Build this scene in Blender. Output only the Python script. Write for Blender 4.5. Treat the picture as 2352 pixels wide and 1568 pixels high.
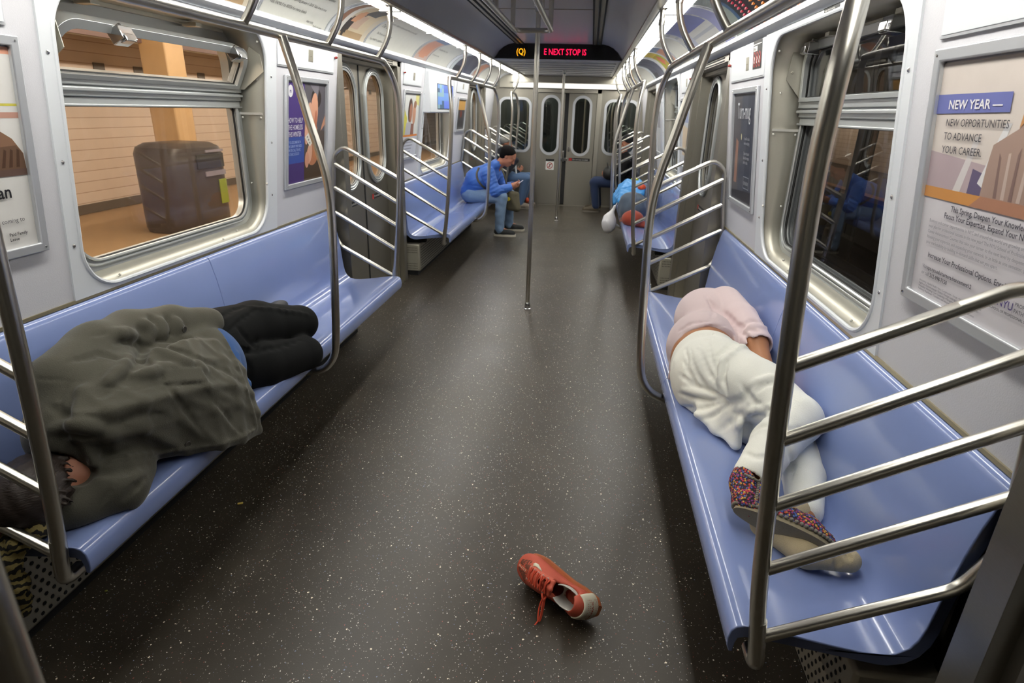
import bpy, math, random
import numpy as np
from mathutils import Vector, Matrix
from mathutils.geometry import tessellate_polygon

for _o in list(bpy.data.objects):
    bpy.data.objects.remove(_o, do_unlink=True)
SC = bpy.context.scene
COL = SC.collection
PI = math.pi
rnd = random.Random(7)

# ------------------------------------------------------------------ camera
cam_data = bpy.data.cameras.new('camera')
cam_data.sensor_width = 36.0
cam_data.lens = 1372.0 / 2352.0 * 36.0
cam_data.clip_start = 0.02
cam_data.clip_end = 200
cam = bpy.data.objects.new('camera', cam_data)
COL.objects.link(cam)
_pitch, _yaw, _roll = -.3694, .1137, .0292
_F = Vector((-math.sin(_yaw)*math.cos(_pitch), math.cos(_yaw)*math.cos(_pitch), math.sin(_pitch)))
_R = Vector((math.cos(_yaw), math.sin(_yaw), 0)); _U = _R.cross(_F)
_R2 = math.cos(_roll)*_R + math.sin(_roll)*_U
_U2 = -math.sin(_roll)*_R + math.cos(_roll)*_U
cam.matrix_world = Matrix(((_R2.x, _U2.x, -_F.x, .4433), (_R2.y, _U2.y, -_F.y, 0), (_R2.z, _U2.z, -_F.z, 1.6273), (0, 0, 0, 1)))
cam_data.dof.use_dof = True
cam_data.dof.focus_distance = 2.1
cam_data.dof.aperture_fstop = 5.6
SC.camera = cam

# ------------------------------------------------------------------ world, exposure
world = bpy.data.worlds.new('tunnel_air'); SC.world = world; world.use_nodes = True
world.node_tree.nodes['Background'].inputs[0].default_value = (.02, .022, .025, 1)
world.node_tree.nodes['Background'].inputs[1].default_value = .3
SC.view_settings.view_transform = 'Standard'
SC.view_settings.look = 'None'
SC.view_settings.gamma = 1.0
SC.view_settings.exposure = 0.0
SC.view_settings.use_curve_mapping = False
LENS_POWER = 20.5          # the fluorescent lens strips in both coves
SC.cycles.use_denoising = True
SC.cycles.max_bounces = 10
SC.cycles.transparent_max_bounces = 16
SC.cycles.sample_clamp_indirect = 6.0
SC.cycles.blur_glossy = 0.5
SC.cycles.caustics_reflective = False
SC.cycles.caustics_refractive = False

# ------------------------------------------------------------------ helpers
def lin(r, g, b):
    f = lambda c: c/12.92 if c <= .04045 else ((c+.055)/1.055)**2.4
    return (f(r/255), f(g/255), f(b/255))

MATS = {}
def pm(name, rgb, rough=.5, metal=0., bump=0., scale=60., var=0., stretch=(1, 1, 1), coat=0., spec=.5, emit=None, power=0., sheen=0., aniso=0.):
    """principled material with optional procedural variation and bump"""
    if name in MATS: return MATS[name]
    m = bpy.data.materials.new(name); m.use_nodes = True
    nt = m.node_tree; b = nt.nodes['Principled BSDF']
    c = lin(*rgb)
    b.inputs['Base Color'].default_value = (*c, 1)
    b.inputs['Roughness'].default_value = rough
    b.inputs['Metallic'].default_value = metal
    b.inputs['Specular IOR Level'].default_value = spec
    if coat: b.inputs['Coat Weight'].default_value = coat; b.inputs['Coat Roughness'].default_value = .08
    if sheen: b.inputs['Sheen Weight'].default_value = sheen; b.inputs['Sheen Roughness'].default_value = .4
    if emit: b.inputs['Emission Color'].default_value = (*lin(*emit), 1); b.inputs['Emission Strength'].default_value = power
    if var or bump:
        tc = nt.nodes.new('ShaderNodeTexCoord'); mp = nt.nodes.new('ShaderNodeMapping'); no = nt.nodes.new('ShaderNodeTexNoise')
        mp.inputs['Scale'].default_value = stretch
        no.inputs['Scale'].default_value = scale; no.inputs['Detail'].default_value = 4
        nt.links.new(tc.outputs['Object'], mp.inputs['Vector']); nt.links.new(mp.outputs[0], no.inputs['Vector'])
        if var:
            mx = nt.nodes.new('ShaderNodeMix'); mx.data_type = 'RGBA'
            mx.inputs[6].default_value = (*[k*(1-var) for k in c], 1); mx.inputs[7].default_value = (*[min(1, k*(1+var)) for k in c], 1)
            nt.links.new(no.outputs['Fac'], mx.inputs[0]); nt.links.new(mx.outputs[2], b.inputs['Base Color'])
        if bump:
            bp = nt.nodes.new('ShaderNodeBump'); bp.inputs['Strength'].default_value = bump; bp.inputs['Distance'].default_value = .002
            nt.links.new(no.outputs['Fac'], bp.inputs['Height']); nt.links.new(bp.outputs[0], b.inputs['Normal'])
    MATS[name] = m
    return m

def glass(name, tint=(1, 1, 1), refl=1.5, dirt_haze=0., dirt_haze_col=(120, 105, 90), rough=.0):
    if name in MATS: return MATS[name]
    m = bpy.data.materials.new(name); m.use_nodes = True
    nt = m.node_tree; N = nt.nodes; L = nt.links
    N.remove(N['Principled BSDF']); out = N['Material Output']
    tr = N.new('ShaderNodeBsdfTransparent'); tr.inputs[0].default_value = (*tint, 1)
    gl = N.new('ShaderNodeBsdfGlossy'); gl.inputs['Roughness'].default_value = rough; gl.inputs[0].default_value = (.9, .9, .9, 1)
    fr = N.new('ShaderNodeFresnel'); fr.inputs[0].default_value = refl
    ge = N.new('ShaderNodeNewGeometry'); inv = N.new('ShaderNodeMath'); inv.operation = 'SUBTRACT'; inv.inputs[0].default_value = 1
    mu = N.new('ShaderNodeMath'); mu.operation = 'MULTIPLY'
    L.new(ge.outputs['Backfacing'], inv.inputs[1]); L.new(fr.outputs[0], mu.inputs[0]); L.new(inv.outputs[0], mu.inputs[1])
    mx = N.new('ShaderNodeMixShader'); L.new(mu.outputs[0], mx.inputs[0]); L.new(tr.outputs[0], mx.inputs[1]); L.new(gl.outputs[0], mx.inputs[2])
    last = mx
    if dirt_haze:
        df = N.new('ShaderNodeBsdfDiffuse'); df.inputs[0].default_value = (*lin(*dirt_haze_col), 1)
        tc = N.new('ShaderNodeTexCoord'); no = N.new('ShaderNodeTexNoise'); no.inputs['Scale'].default_value = 3.; no.inputs['Detail'].default_value = 8
        no.inputs['Roughness'].default_value = .75
        rp = N.new('ShaderNodeMapRange'); rp.inputs[1].default_value = .35; rp.inputs[2].default_value = .8; rp.inputs[3].default_value = dirt_haze*.4; rp.inputs[4].default_value = dirt_haze*1.6
        L.new(tc.outputs['Object'], no.inputs['Vector']); L.new(no.outputs[0], rp.inputs[0])
        m2 = N.new('ShaderNodeMixShader'); L.new(rp.outputs[0], m2.inputs[0]); L.new(mx.outputs[0], m2.inputs[1]); L.new(df.outputs[0], m2.inputs[2]); last = m2
    L.new(last.outputs[0], out.inputs[0])
    MATS[name] = m
    return m

class MB:
    """collects shapes into ONE mesh"""
    def __init__(s): s.v = []; s.f = []; s.mi = []
    def add(s, vs, fs, mi=0):
        o = len(s.v); s.v += [tuple(map(float, p)) for p in vs]
        s.f += [tuple(i+o for i in f) for f in fs]; s.mi += [mi]*len(fs)
        return s
    def box(s, c, d, R=None, mi=0):
        vs = []
        for x in (-.5, .5):
            for y in (-.5, .5):
                for z in (-.5, .5):
                    p = Vector((x*d[0], y*d[1], z*d[2]))
                    if R: p = R @ p
                    vs.append(p+Vector(c))
        return s.add(vs, [(0, 1, 3, 2), (4, 6, 7, 5), (0, 4, 5, 1), (2, 3, 7, 6), (0, 2, 6, 4), (1, 5, 7, 3)], mi)
    def bx(s, x0, x1, y0, y1, z0, z1, mi=0):
        return s.box(((x0+x1)/2, (y0+y1)/2, (z0+z1)/2), (abs(x1-x0), abs(y1-y0), abs(z1-z0)), None, mi)
    def loft(s, rings, closed=True, caps=True, mi=0):
        n = len(rings[0]); vs = [p for r in rings for p in r]; fs = []
        for i in range(len(rings)-1):
            for j in range(n if closed else n-1):
                k = (j+1) % n
                fs.append((i*n+j, i*n+k, (i+1)*n+k, (i+1)*n+j))
        if caps and closed:
            for base, rev in ((0, True), ((len(rings)-1)*n, False)):
                tri = tessellate_polygon([[Vector(p) for p in (rings[0] if rev else rings[-1])]])
                fs += [tuple(base+i for i in (t[::-1] if rev else t)) for t in tri]
        return s.add(vs, fs, mi)
    def tube(s, pts, r, seg=14, caps=True, mi=0):
        pts = [Vector(p) for p in pts]; rings = []
        rr = r if hasattr(r, '__len__') else [r]*len(pts)
        t0 = (pts[1]-pts[0]).normalized()
        n = t0.orthogonal().normalized(); pt = t0
        for i, p in enumerate(pts):
            t = (pts[min(i+1, len(pts)-1)]-pts[max(i-1, 0)])
            t = t.normalized() if t.length > 1e-9 else pt
            q = pt.rotation_difference(t); n = q @ n; n = (n-t*n.dot(t)).normalized(); b = t.cross(n); pt = t
            rings.append([p+rr[i]*(math.cos(2*PI*k/seg)*n+math.sin(2*PI*k/seg)*b) for k in range(seg)])
        o = len(s.v); s.loft(rings, True, False, mi)
        if caps:
            for base, rev in ((0, True), ((len(rings)-1)*seg, False)):
                f = tuple(o+base+k for k in range(seg)); s.f.append(f[::-1] if rev else f); s.mi.append(mi)
        return s
    def cyl(s, a, b, r, seg=16, mi=0): return s.tube([a, b], r, seg, True, mi)
    def lathe(s, prof, c, axis=(0, 0, 1), seg=20, mi=0):
        ax = Vector(axis).normalized(); n = ax.orthogonal().normalized(); b = ax.cross(n); c = Vector(c)
        return s.loft([[c+ax*h+r*(math.cos(2*PI*k/seg)*n+math.sin(2*PI*k/seg)*b) for k in range(seg)] for r, h in prof], True, True, mi)
    def plate(s, outer, holes, fm, d0, d1, mi=0, edge=True):
        """flat outline with holes in (u,v), mapped by fm(u,v,d), between depths d0 and d1"""
        loops = [outer]+list(holes); flat = [p for l in loops for p in l]
        ar = lambda l: sum(l[i-1][0]*l[i][1]-l[i][0]*l[i-1][1] for i in range(len(l)))/2
        want = abs(ar(outer))-sum(abs(ar(h)) for h in holes)
        for t_ in (0, .3137, .71, 1.13, 2.02, 2.6):
            ca, sa = math.cos(t_), math.sin(t_)
            tri = tessellate_polygon([[Vector((p[0]*ca-p[1]*sa, p[0]*sa+p[1]*ca, 0)) for p in l] for l in loops])
            if abs(sum(abs(ar([flat[i] for i in t])) for t in tri)-want) < 1e-4*max(want, 1e-3): break
        else: print('PLATE?', len(outer), len(holes), want)
        n = len(flat); vs = [fm(p[0], p[1], d0) for p in flat]+[fm(p[0], p[1], d1) for p in flat]
        fs = [tuple(t) for t in tri]+[tuple(i+n for i in t[::-1]) for t in tri]
        if edge:
            o = 0
            for l in loops:
                m = len(l)
                fs += [(o+i, o+(i+1) % m, n+o+(i+1) % m, n+o+i) for i in range(m)]
                o += m
        return s.add(vs, fs, mi)
    def ball(s, c, r, seg=12, mi=0):
        r = r if hasattr(r, '__len__') else (r, r, r); rings = []
        for i in range(1, seg):
            a = PI*i/seg
            rings.append([(c[0]+r[0]*math.sin(a)*math.cos(2*PI*k/(2*seg)), c[1]+r[1]*math.sin(a)*math.sin(2*PI*k/(2*seg)), c[2]-r[2]*math.cos(a)) for k in range(2*seg)])
        return s.loft(rings, True, True, mi)
    def build(s, name, mats, parent=None, bevel=0., angle=38, label=None, sub=0, bseg=2):
        me = bpy.data.meshes.new(name)
        off = WORLD_OFF.get(parent.name, Vector((0, 0, 0))) if parent is not None else Vector((0, 0, 0))
        me.from_pydata([tuple(Vector(p)-off) for p in s.v], [], s.f)
        for m in (mats if isinstance(mats, (list, tuple)) else [mats]): me.materials.append(m)
        if any(s.mi): me.polygons.foreach_set('material_index', s.mi)
        import bmesh
        bm = bmesh.new(); bm.from_mesh(me); bmesh.ops.recalc_face_normals(bm, faces=bm.faces[:]); bm.to_mesh(me); bm.free()
        me.polygons.foreach_set('use_smooth', [True]*len(me.polygons))
        me.set_sharp_from_angle(angle=math.radians(angle))
        me.update()
        o = bpy.data.objects.new(name, me); COL.objects.link(o)
        if parent is not None:
            o.parent = parent
        WORLD_OFF[o.name] = off
        if bevel:
            b = o.modifiers.new('soft_edges', 'BEVEL'); b.width = bevel; b.segments = bseg; b.limit_method = 'ANGLE'; b.angle_limit = math.radians(40)
        if sub:
            q = o.modifiers.new('smooth', 'SUBSURF'); q.levels = sub; q.render_levels = sub
        if label: o['label'] = label
        return o
WORLD_OFF = {}

def tag(o, label, cat, group=None):
    o['label'] = label; o['category'] = cat
    if group: o['group'] = group
    return o
def thing(name, label, cat, loc, group=None):
    o = bpy.data.objects.new(name, None); COL.objects.link(o); o.location = loc; o.empty_display_size = .1
    WORLD_OFF[o.name] = Vector(loc)
    return tag(o, label, cat, group)
def struct(o):
    o['kind'] = 'structure'; return o
def sroot(name, loc=(0, 0, 0)):
    o = bpy.data.objects.new(name, None); COL.objects.link(o); o.location = loc; o.empty_display_size = .1
    WORLD_OFF[o.name] = Vector(loc); return struct(o)
def dup(root, delta, label, group=None):
    """copy a thing with its parts and sub-parts"""
    r = root.copy(); COL.objects.link(r); r.location = Vector(root.location)+Vector(delta); r['label'] = label
    if group: r['group'] = group
    for ch in list(root.children):
        c = ch.copy(); COL.objects.link(c); c.parent = r
        for g in list(ch.children):
            d = g.copy(); COL.objects.link(d); d.parent = c
    return r
def rrect(u0, u1, v0, v1, r, n=8):
    out = []
    for cu, cv, a0 in ((u1-r, v1-r, 0), (u0+r, v1-r, PI/2), (u0+r, v0+r, PI), (u1-r, v0+r, 1.5*PI)):
        out += [(cu+r*math.cos(a0+PI/2*i/n), cv+r*math.sin(a0+PI/2*i/n)) for i in range(n+1)]
    return out
def rect(u0, u1, v0, v1): return [(u1, v1), (u0, v1), (u0, v0), (u1, v0)]
def spline(pts, n=6):
    """catmull-rom through the points"""
    P = [Vector(p) for p in pts]; P = [2*P[0]-P[1]]+P+[2*P[-1]-P[-2]]; out = []
    for i in range(1, len(P)-2):
        for k in range(n):
            t = k/n; a, b, c, d = P[i-1:i+3]
            out.append(.5*((2*b)+(c-a)*t+(2*a-5*b+4*c-d)*t*t+(3*b-a-3*c+d)*t**3))
    return out+[P[-2]]
def bend(pts, r, n=7):
    """polyline with rounded corners"""
    P = [Vector(p) for p in pts]; out = [P[0]]
    for i in range(1, len(P)-1):
        a, b, c = P[i-1:i+2]; u = (a-b).normalized(); w = (c-b).normalized()
        ang = math.acos(max(-1, min(1, u.dot(w)))); R = r[i-1] if hasattr(r, '__len__') else r
        t = min(R/math.tan(ang/2), .49*(a-b).length, .49*(c-b).length)
        A, B = b+u*t, b+w*t
        for k in range(n+1):
            s = k/n; out.append((1-s)**2*A+2*s*(1-s)*b+s*s*B)
    return out+[P[-1]]

_fc = bpy.data.curves.new('lettering_source', 'FONT'); _fo = bpy.data.objects.new('lettering_source', _fc); COL.objects.link(_fo)
def letters(mb, txt, org, U, V, size, align='LEFT', sx=1., lift=.0012, mi=0, bold=0., extr=0.):
    """flat lettering: org = baseline start, U/V = reading and up directions"""
    _fc.body = txt; _fc.size = size; _fc.align_x = align; _fc.offset = bold*size; _fc.resolution_u = 2; _fc.fill_mode = 'FRONT'
    dg = bpy.context.evaluated_depsgraph_get(); dg.update()
    me = _fo.evaluated_get(dg).to_mesh()
    U = Vector(U); V = Vector(V); N = U.cross(V).normalized(); org = Vector(org)
    vs = [org+U*v.co.x*sx+V*v.co.y+N*lift for v in me.vertices]
    mb.add(vs, [tuple(p.vertices) for p in me.polygons], mi)
    _fo.evaluated_get(dg).to_mesh_clear()
    return mb
def poly(mb, pts, org, U, V, lift=.0006, mi=0):
    """flat printed shape"""
    U = Vector(U); V = Vector(V); N = U.cross(V).normalized(); org = Vector(org)
    tri = tessellate_polygon([[Vector((p[0], p[1], 0)) for p in pts]])
    mb.add([org+U*p[0]+V*p[1]+N*lift for p in pts], [tuple(t) for t in tri], mi)
    return mb
def oval(cu, cv, ru, rv, n=20, rot=0): 
    return [(cu+ru*math.cos(t)*math.cos(rot)-rv*math.sin(t)*math.sin(rot), cv+ru*math.cos(t)*math.sin(rot)+rv*math.sin(t)*math.cos(rot)) for t in [2*PI*i/n for i in range(n)]]
ORD = ['first', 'second', 'third', 'fourth', 'fifth', 'sixth', 'seventh', 'eighth', 'ninth', 'tenth', 'eleventh', 'twelfth', 'thirteenth']

# ------------------------------------------------------------------ materials
PAINT = pm('wall_paint', (214, 214, 219), .42, bump=.25, scale=260, var=.03)
PAINT2 = pm('panel_paint', (226, 230, 234), .3)
GREYPAINT = pm('ceiling_paint', (216, 216, 218), .3, bump=.1, scale=200)
STEEL = pm('brushed_steel', (176, 172, 160), .34, 1., bump=.12, scale=90, var=.12, stretch=(1, 1, 14))
STEELH = pm('brushed_steel_reveal', (200, 197, 184), .48, .75, bump=.06, scale=300, var=.04)
RIVET = pm('rivet_metal', (222, 220, 212), .4, .2)
DARKSTEEL = pm('door_steel', (150, 146, 136), .42, .95, bump=.10, scale=80, var=.12, stretch=(1, 1, 12))
TUBE = pm('tube_steel', (206, 203, 194), .28, 1., bump=.015, scale=260, var=.03)
ALU = pm('window_aluminium', (196, 200, 200), .35, .65)
ALUW = pm('frame_silver', (205, 208, 212), .35, .5)
BLACK = pm('black_rubber', (18, 18, 18), .6)
DARK = pm('dark_void', (14, 14, 15), .8)
SEAT = pm('seat_plastic', (131, 148, 197), .22, coat=.6, spec=.5, var=.03, scale=5)
CHROME = pm('chrome', (205, 205, 205), .15, 1.)
def floor_material():
    m = bpy.data.materials.new('speckled_floor'); m.use_nodes = True; nt = m.node_tree; N = nt.nodes; L = nt.links
    b = N['Principled BSDF']; tc = N.new('ShaderNodeTexCoord')
    no = N.new('ShaderNodeTexNoise'); no.inputs['Scale'].default_value = 2.2; no.inputs['Detail'].default_value = 6; no.inputs['Roughness'].default_value = .65
    L.new(tc.outputs['Object'], no.inputs['Vector'])
    base = N.new('ShaderNodeMix'); base.data_type = 'RGBA'
    base.inputs[6].default_value = (*lin(43, 38, 31), 1); base.inputs[7].default_value = (*lin(61, 55, 45), 1)
    mr = N.new('ShaderNodeMapRange'); mr.inputs[1].default_value = .3; mr.inputs[2].default_value = .7
    L.new(no.outputs['Fac'], mr.inputs[0]); L.new(mr.outputs[0], base.inputs[0]); last = base.outputs[2]
    nz = N.new('ShaderNodeTexNoise'); nz.inputs['Scale'].default_value = 160; nz.inputs['Detail'].default_value = 2
    mp2 = N.new('ShaderNodeMix'); mp2.data_type = 'VECTOR'; mp2.inputs[0].default_value = .006
    L.new(tc.outputs['Object'], nz.inputs['Vector']); L.new(tc.outputs['Object'], mp2.inputs[4]); L.new(nz.outputs['Color'], mp2.inputs[5])
    for scale, rad, thr, col in ((170, .28, .66, (184, 180, 168)), (84, .21, .62, (218, 212, 200)), (110, .24, .80, (150, 84, 72)), (95, .22, .82, (120, 132, 160)), (46, .17, .66, (236, 226, 204))):
        vo = N.new('ShaderNodeTexVoronoi'); vo.inputs['Scale'].default_value = scale; vo.inputs['Randomness'].default_value = 1
        L.new(mp2.outputs[1], vo.inputs['Vector'])
        sp = N.new('ShaderNodeSeparateColor'); L.new(vo.outputs['Color'], sp.inputs[0])
        g1 = N.new('ShaderNodeMath'); g1.operation = 'GREATER_THAN'; g1.inputs[1].default_value = thr; L.new(sp.outputs[0], g1.inputs[0])
        rr = N.new('ShaderNodeMath'); rr.operation = 'MULTIPLY'; rr.inputs[1].default_value = rad; L.new(sp.outputs[1], rr.inputs[0])
        g2 = N.new('ShaderNodeMath'); g2.operation = 'LESS_THAN'; L.new(vo.outputs['Distance'], g2.inputs[0]); L.new(rr.outputs[0], g2.inputs[1])
        mu = N.new('ShaderNodeMath'); mu.operation = 'MULTIPLY'; L.new(g1.outputs[0], mu.inputs[0]); L.new(g2.outputs[0], mu.inputs[1])
        mx = N.new('ShaderNodeMix'); mx.data_type = 'RGBA'; L.new(mu.outputs[0], mx.inputs[0]); L.new(last, mx.inputs[6]); mx.inputs[7].default_value = (*lin(*col), 1)
        last = mx.outputs[2]
    L.new(last, b.inputs['Base Color'])
    ro = N.new('ShaderNodeMapRange'); ro.inputs[3].default_value = .30; ro.inputs[4].default_value = .48
    L.new(no.outputs['Fac'], ro.inputs[0]); L.new(ro.outputs[0], b.inputs['Roughness'])
    bp = N.new('ShaderNodeBump'); bp.inputs['Strength'].default_value = .15; bp.inputs['Distance'].default_value = .002
    n2 = N.new('ShaderNodeTexNoise'); n2.inputs['Scale'].default_value = 220; L.new(tc.outputs['Object'], n2.inputs['Vector'])
    L.new(n2.outputs['Fac'], bp.inputs['Height']); L.new(bp.outputs[0], b.inputs['Normal'])
    return m
FLOOR = floor_material()
GLASS_L = glass('window_glass_dusty', (.95, .94, .92), 1.4, dirt_haze=.07, dirt_haze_col=(150, 130, 112))
GLASS_S = glass('sash_glass', (.95, .94, .92), 1.16, dirt_haze=.05, dirt_haze_col=(150, 130, 112))
GLASS_R = glass('window_glass', (.86, .87, .88), 1.55, dirt_haze=.015)
GLASS_D = glass('door_glass', (.9, .88, .86), 1.5, dirt_haze=.06, dirt_haze_col=(140, 136, 122))  # grey film also stands in for interior reflections on the door panes

Y0, Y1, PER = 1.19, 4.18, 4.65       # near bench ends, door-to-door spacing
YN, YF, YSTEP = -1.7, 11.31, 7.75    # back of the built car, end wall, step down of the ceiling
def WX(z): return 1.413-.1136*(z-.8)
def fmw(s): return lambda u, v, d: (s*(WX(v)+d), u, v)
def fmx(s, x): return lambda u, v, d: (s*(x+d), u, v)
WIN = [(1.945, 3.30), (1.945+PER, 3.30+PER)]

# ------------------------------------------------------------------ floor, ceiling
struct(MB().bx(-1.5, 1.5, YN, YF+.05, -.05, 0).build('floor', FLOOR))
vault = [(.765, 2.19), (.745, 2.215), (.70, 2.275), (.645, 2.32), (.585, 2.348), (.52, 2.36), (.3, 2.36)]
prof = [(x, z) for x, z in vault]+[(-x, z) for x, z in vault[::-1]]
outer = [(.80, 2.19), (.80, 2.42), (-.80, 2.42), (-.80, 2.19)]
c = MB(); ring = prof+outer[::-1]
c.loft([[(x, y, z) for x, z in ring] for y in (YN, YSTEP)])
struct(c.build('ceiling', GREYPAINT))
c = MB(); c.bx(-.80, .80, YSTEP+.006, YF, 2.195, 2.42)
for k in range(7): c.bx(-.7, .7, YSTEP+.5+k*.42, YSTEP+.53+k*.42, 2.188, 2.197)
struct(c.build('ceiling_lower', pm('lower_ceiling', (188, 190, 194), .32, .55, bump=.05)))
g = MB()
for s in (-1, 1):
    for x in (.405, .45, .495): g.bx(s*x-.007, s*x+.007, YN, YSTEP-.01, 2.352, 2.3605)
struct(g.build('trim_1', DARK))
g = MB()
for y in (2.9, 5.2): g.bx(-.40, .40, y, y+.008, 2.356, 2.3605)
for s in (-1, 1):
    g.bx(s*.425-.012, s*.425+.012, YN, YSTEP-.01, 2.354, 2.3605); g.bx(s*.475-.012, s*.475+.012, YN, YSTEP-.01, 2.354, 2.3605)
struct(g.build('trim_2', STEEL))
# chrome edge where the vault meets the light strip
for s, nm in ((-1, 'trim_3'), (1, 'trim_4')):
    e = MB(); pr = [(.742, 2.176), (.742, 2.192), (.78, 2.222), (.815, 2.222), (.815, 2.206), (.775, 2.180)]
    e.loft([[(s*x, y, z) for x, z in pr] for y in (YN, YF)])
    struct(e.build(nm, STEEL))
# ------------------------------------------------------------------ coves that carry the advert cards
ARC = [(1.262, 2.028), (1.247, 2.055), (1.225, 2.090), (1.195, 2.122), (1.155, 2.156), (1.11, 2.184), (1.06, 2.203), (1.01, 2.213), (.965, 2.216)]
_al = [0]
for a, b in zip(ARC, ARC[1:]): _al.append(_al[-1]+math.hypot(b[0]-a[0], b[1]-a[1]))
ARCLEN = _al[-1]
def arc_at(v):
    v = max(0, min(ARCLEN-1e-6, v)); i = max(k for k in range(len(ARC)-1) if _al[k] <= v)
    t = (v-_al[i])/(_al[i+1]-_al[i]); a, b = ARC[i], ARC[i+1]
    n = Vector((-(b[1]-a[1]), b[0]-a[0])).normalized()   # towards the room
    n = n if n.y < 0 else -n
    return a[0]+(b[0]-a[0])*t, a[1]+(b[1]-a[1])*t, n
for s, nm in ((-1, 'trim_5'), (1, 'trim_6')):
    e = MB(); back = [(1.33, 2.028), (1.33, 2.30), (.80, 2.30), (.80, 2.2165)]
    ring = [(x, z) for x, z in ARC]+back[::-1]
    e.loft([[(s*x, y, z) for x, z in ring] for y in (YN, YF)])
    struct(e.build(nm, PAINT2))
# lower rail of the card racks
for s, nm in ((-1, 'trim_7'), (1, 'trim_8')):
    e = MB(); pr = [(1.285, 2.0), (1.252, 2.012), (1.236, 2.03), (1.236, 2.052), (1.246, 2.060), (1.258, 2.052), (1.285, 2.04)]
    e.loft([[(s*x, y, z) for x, z in pr] for y in (YN, YF)])
    struct(e.build(nm, ALUW))

# ------------------------------------------------------------------ light strips
LENS = pm('lamp_lens', (255, 252, 244), .4, emit=(255, 252, 244), power=LENS_POWER)
CLIP = pm('lamp_clip', (225, 226, 222), .4)
seg = (YF-YN)/11
for s in (-1, 1):
    for k in range(2, 11):
        ya, yb = YN+seg*k+.012, YN+seg*(k+1)-.012
        side = 'left' if s < 0 else 'right'
        r = thing('ceiling_light', f'white fluorescent strip in the {side} cove, {ORD[10-k]} strip counted from the end wall', 'ceiling light', (s*.87, (ya+yb)/2, 2.2), 'fluorescent strips in the coves')
        pr = [(.816, 2.203), (.85, 2.198), (.91, 2.203), (.963, 2.2125), (.963, 2.2155), (.816, 2.2155)]
        m = MB(); m.loft([[(s*x, y, z) for x, z in pr] for y in (ya, yb)]); m.build('lens', LENS, r)
        m = MB(); m.bx(s*.815, s*.955, yb-.02, yb+.022, 2.192, 2.2); m.build('clip', CLIP, r, bevel=.004)

# ------------------------------------------------------------------ side walls
for s, nm in ((-1, 'wall_left'), (1, 'wall_right')):
    w = MB()
    for (a, b, win) in ((YN, -.37, None), (1.08, 4.27, WIN[0]), (5.72, 8.92, WIN[1]), (10.37, YF, None)):
        holes = [rrect(win[0], win[1], .945, 1.985, .17)[::-1]] if win else []
        w.plate(rect(a, b, .9, 2.03), holes, fmw(s), 0, .02)
        w.plate(rect(a, b, 0, .905), [], fmx(s, 1.435), 0, .02)
    # black gap panel and grey screen beside the near doors, seen under the bench ends
    struct(w.build(nm, PAINT))
n = 9
for s in (-1, 1):
    for bay, (wa, wb) in enumerate(WIN):
        o = MB()
        o.plate(rect(wa-.055, wb+.11, .928, 2.005), [rrect(wa, wb, .945, 1.985, .17)[::-1]], fmw(s), -.007, .003)
        lp = rrect(wa, wb, .945, 1.985, .17, 10)
        o.tube([(s*(WX(z)-.004), y, z) for y, z in lp+lp[:1]], .009, 8, False)
        struct(o.build(f'trim_{n}', PAINT2)); n += 1
        o = MB()
        for y in (wa-.03, wb+.05):
            for z in (1.13, 1.42, 1.76):
                o.lathe([(.007, 0), (.0065, .003), (.003, .005)], (s*(WX(z)-.006), y, z), (-s, 0, 0), 10)
        struct(o.build(f'trim_{n}', CHROME)); n += 1
# gilt rubbing strip under the panels, above the bench backs
for s in (-1, 1):
    for a, b in ((1.0, 4.27), (5.72, 8.92)):
        o = MB(); o.bx(s*1.392, s*1.412, a, b, .918, .930); struct(o.build(f'trim_{n}', pm('strip_metal', (190, 180, 150), .35, .8))); n += 1

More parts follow.
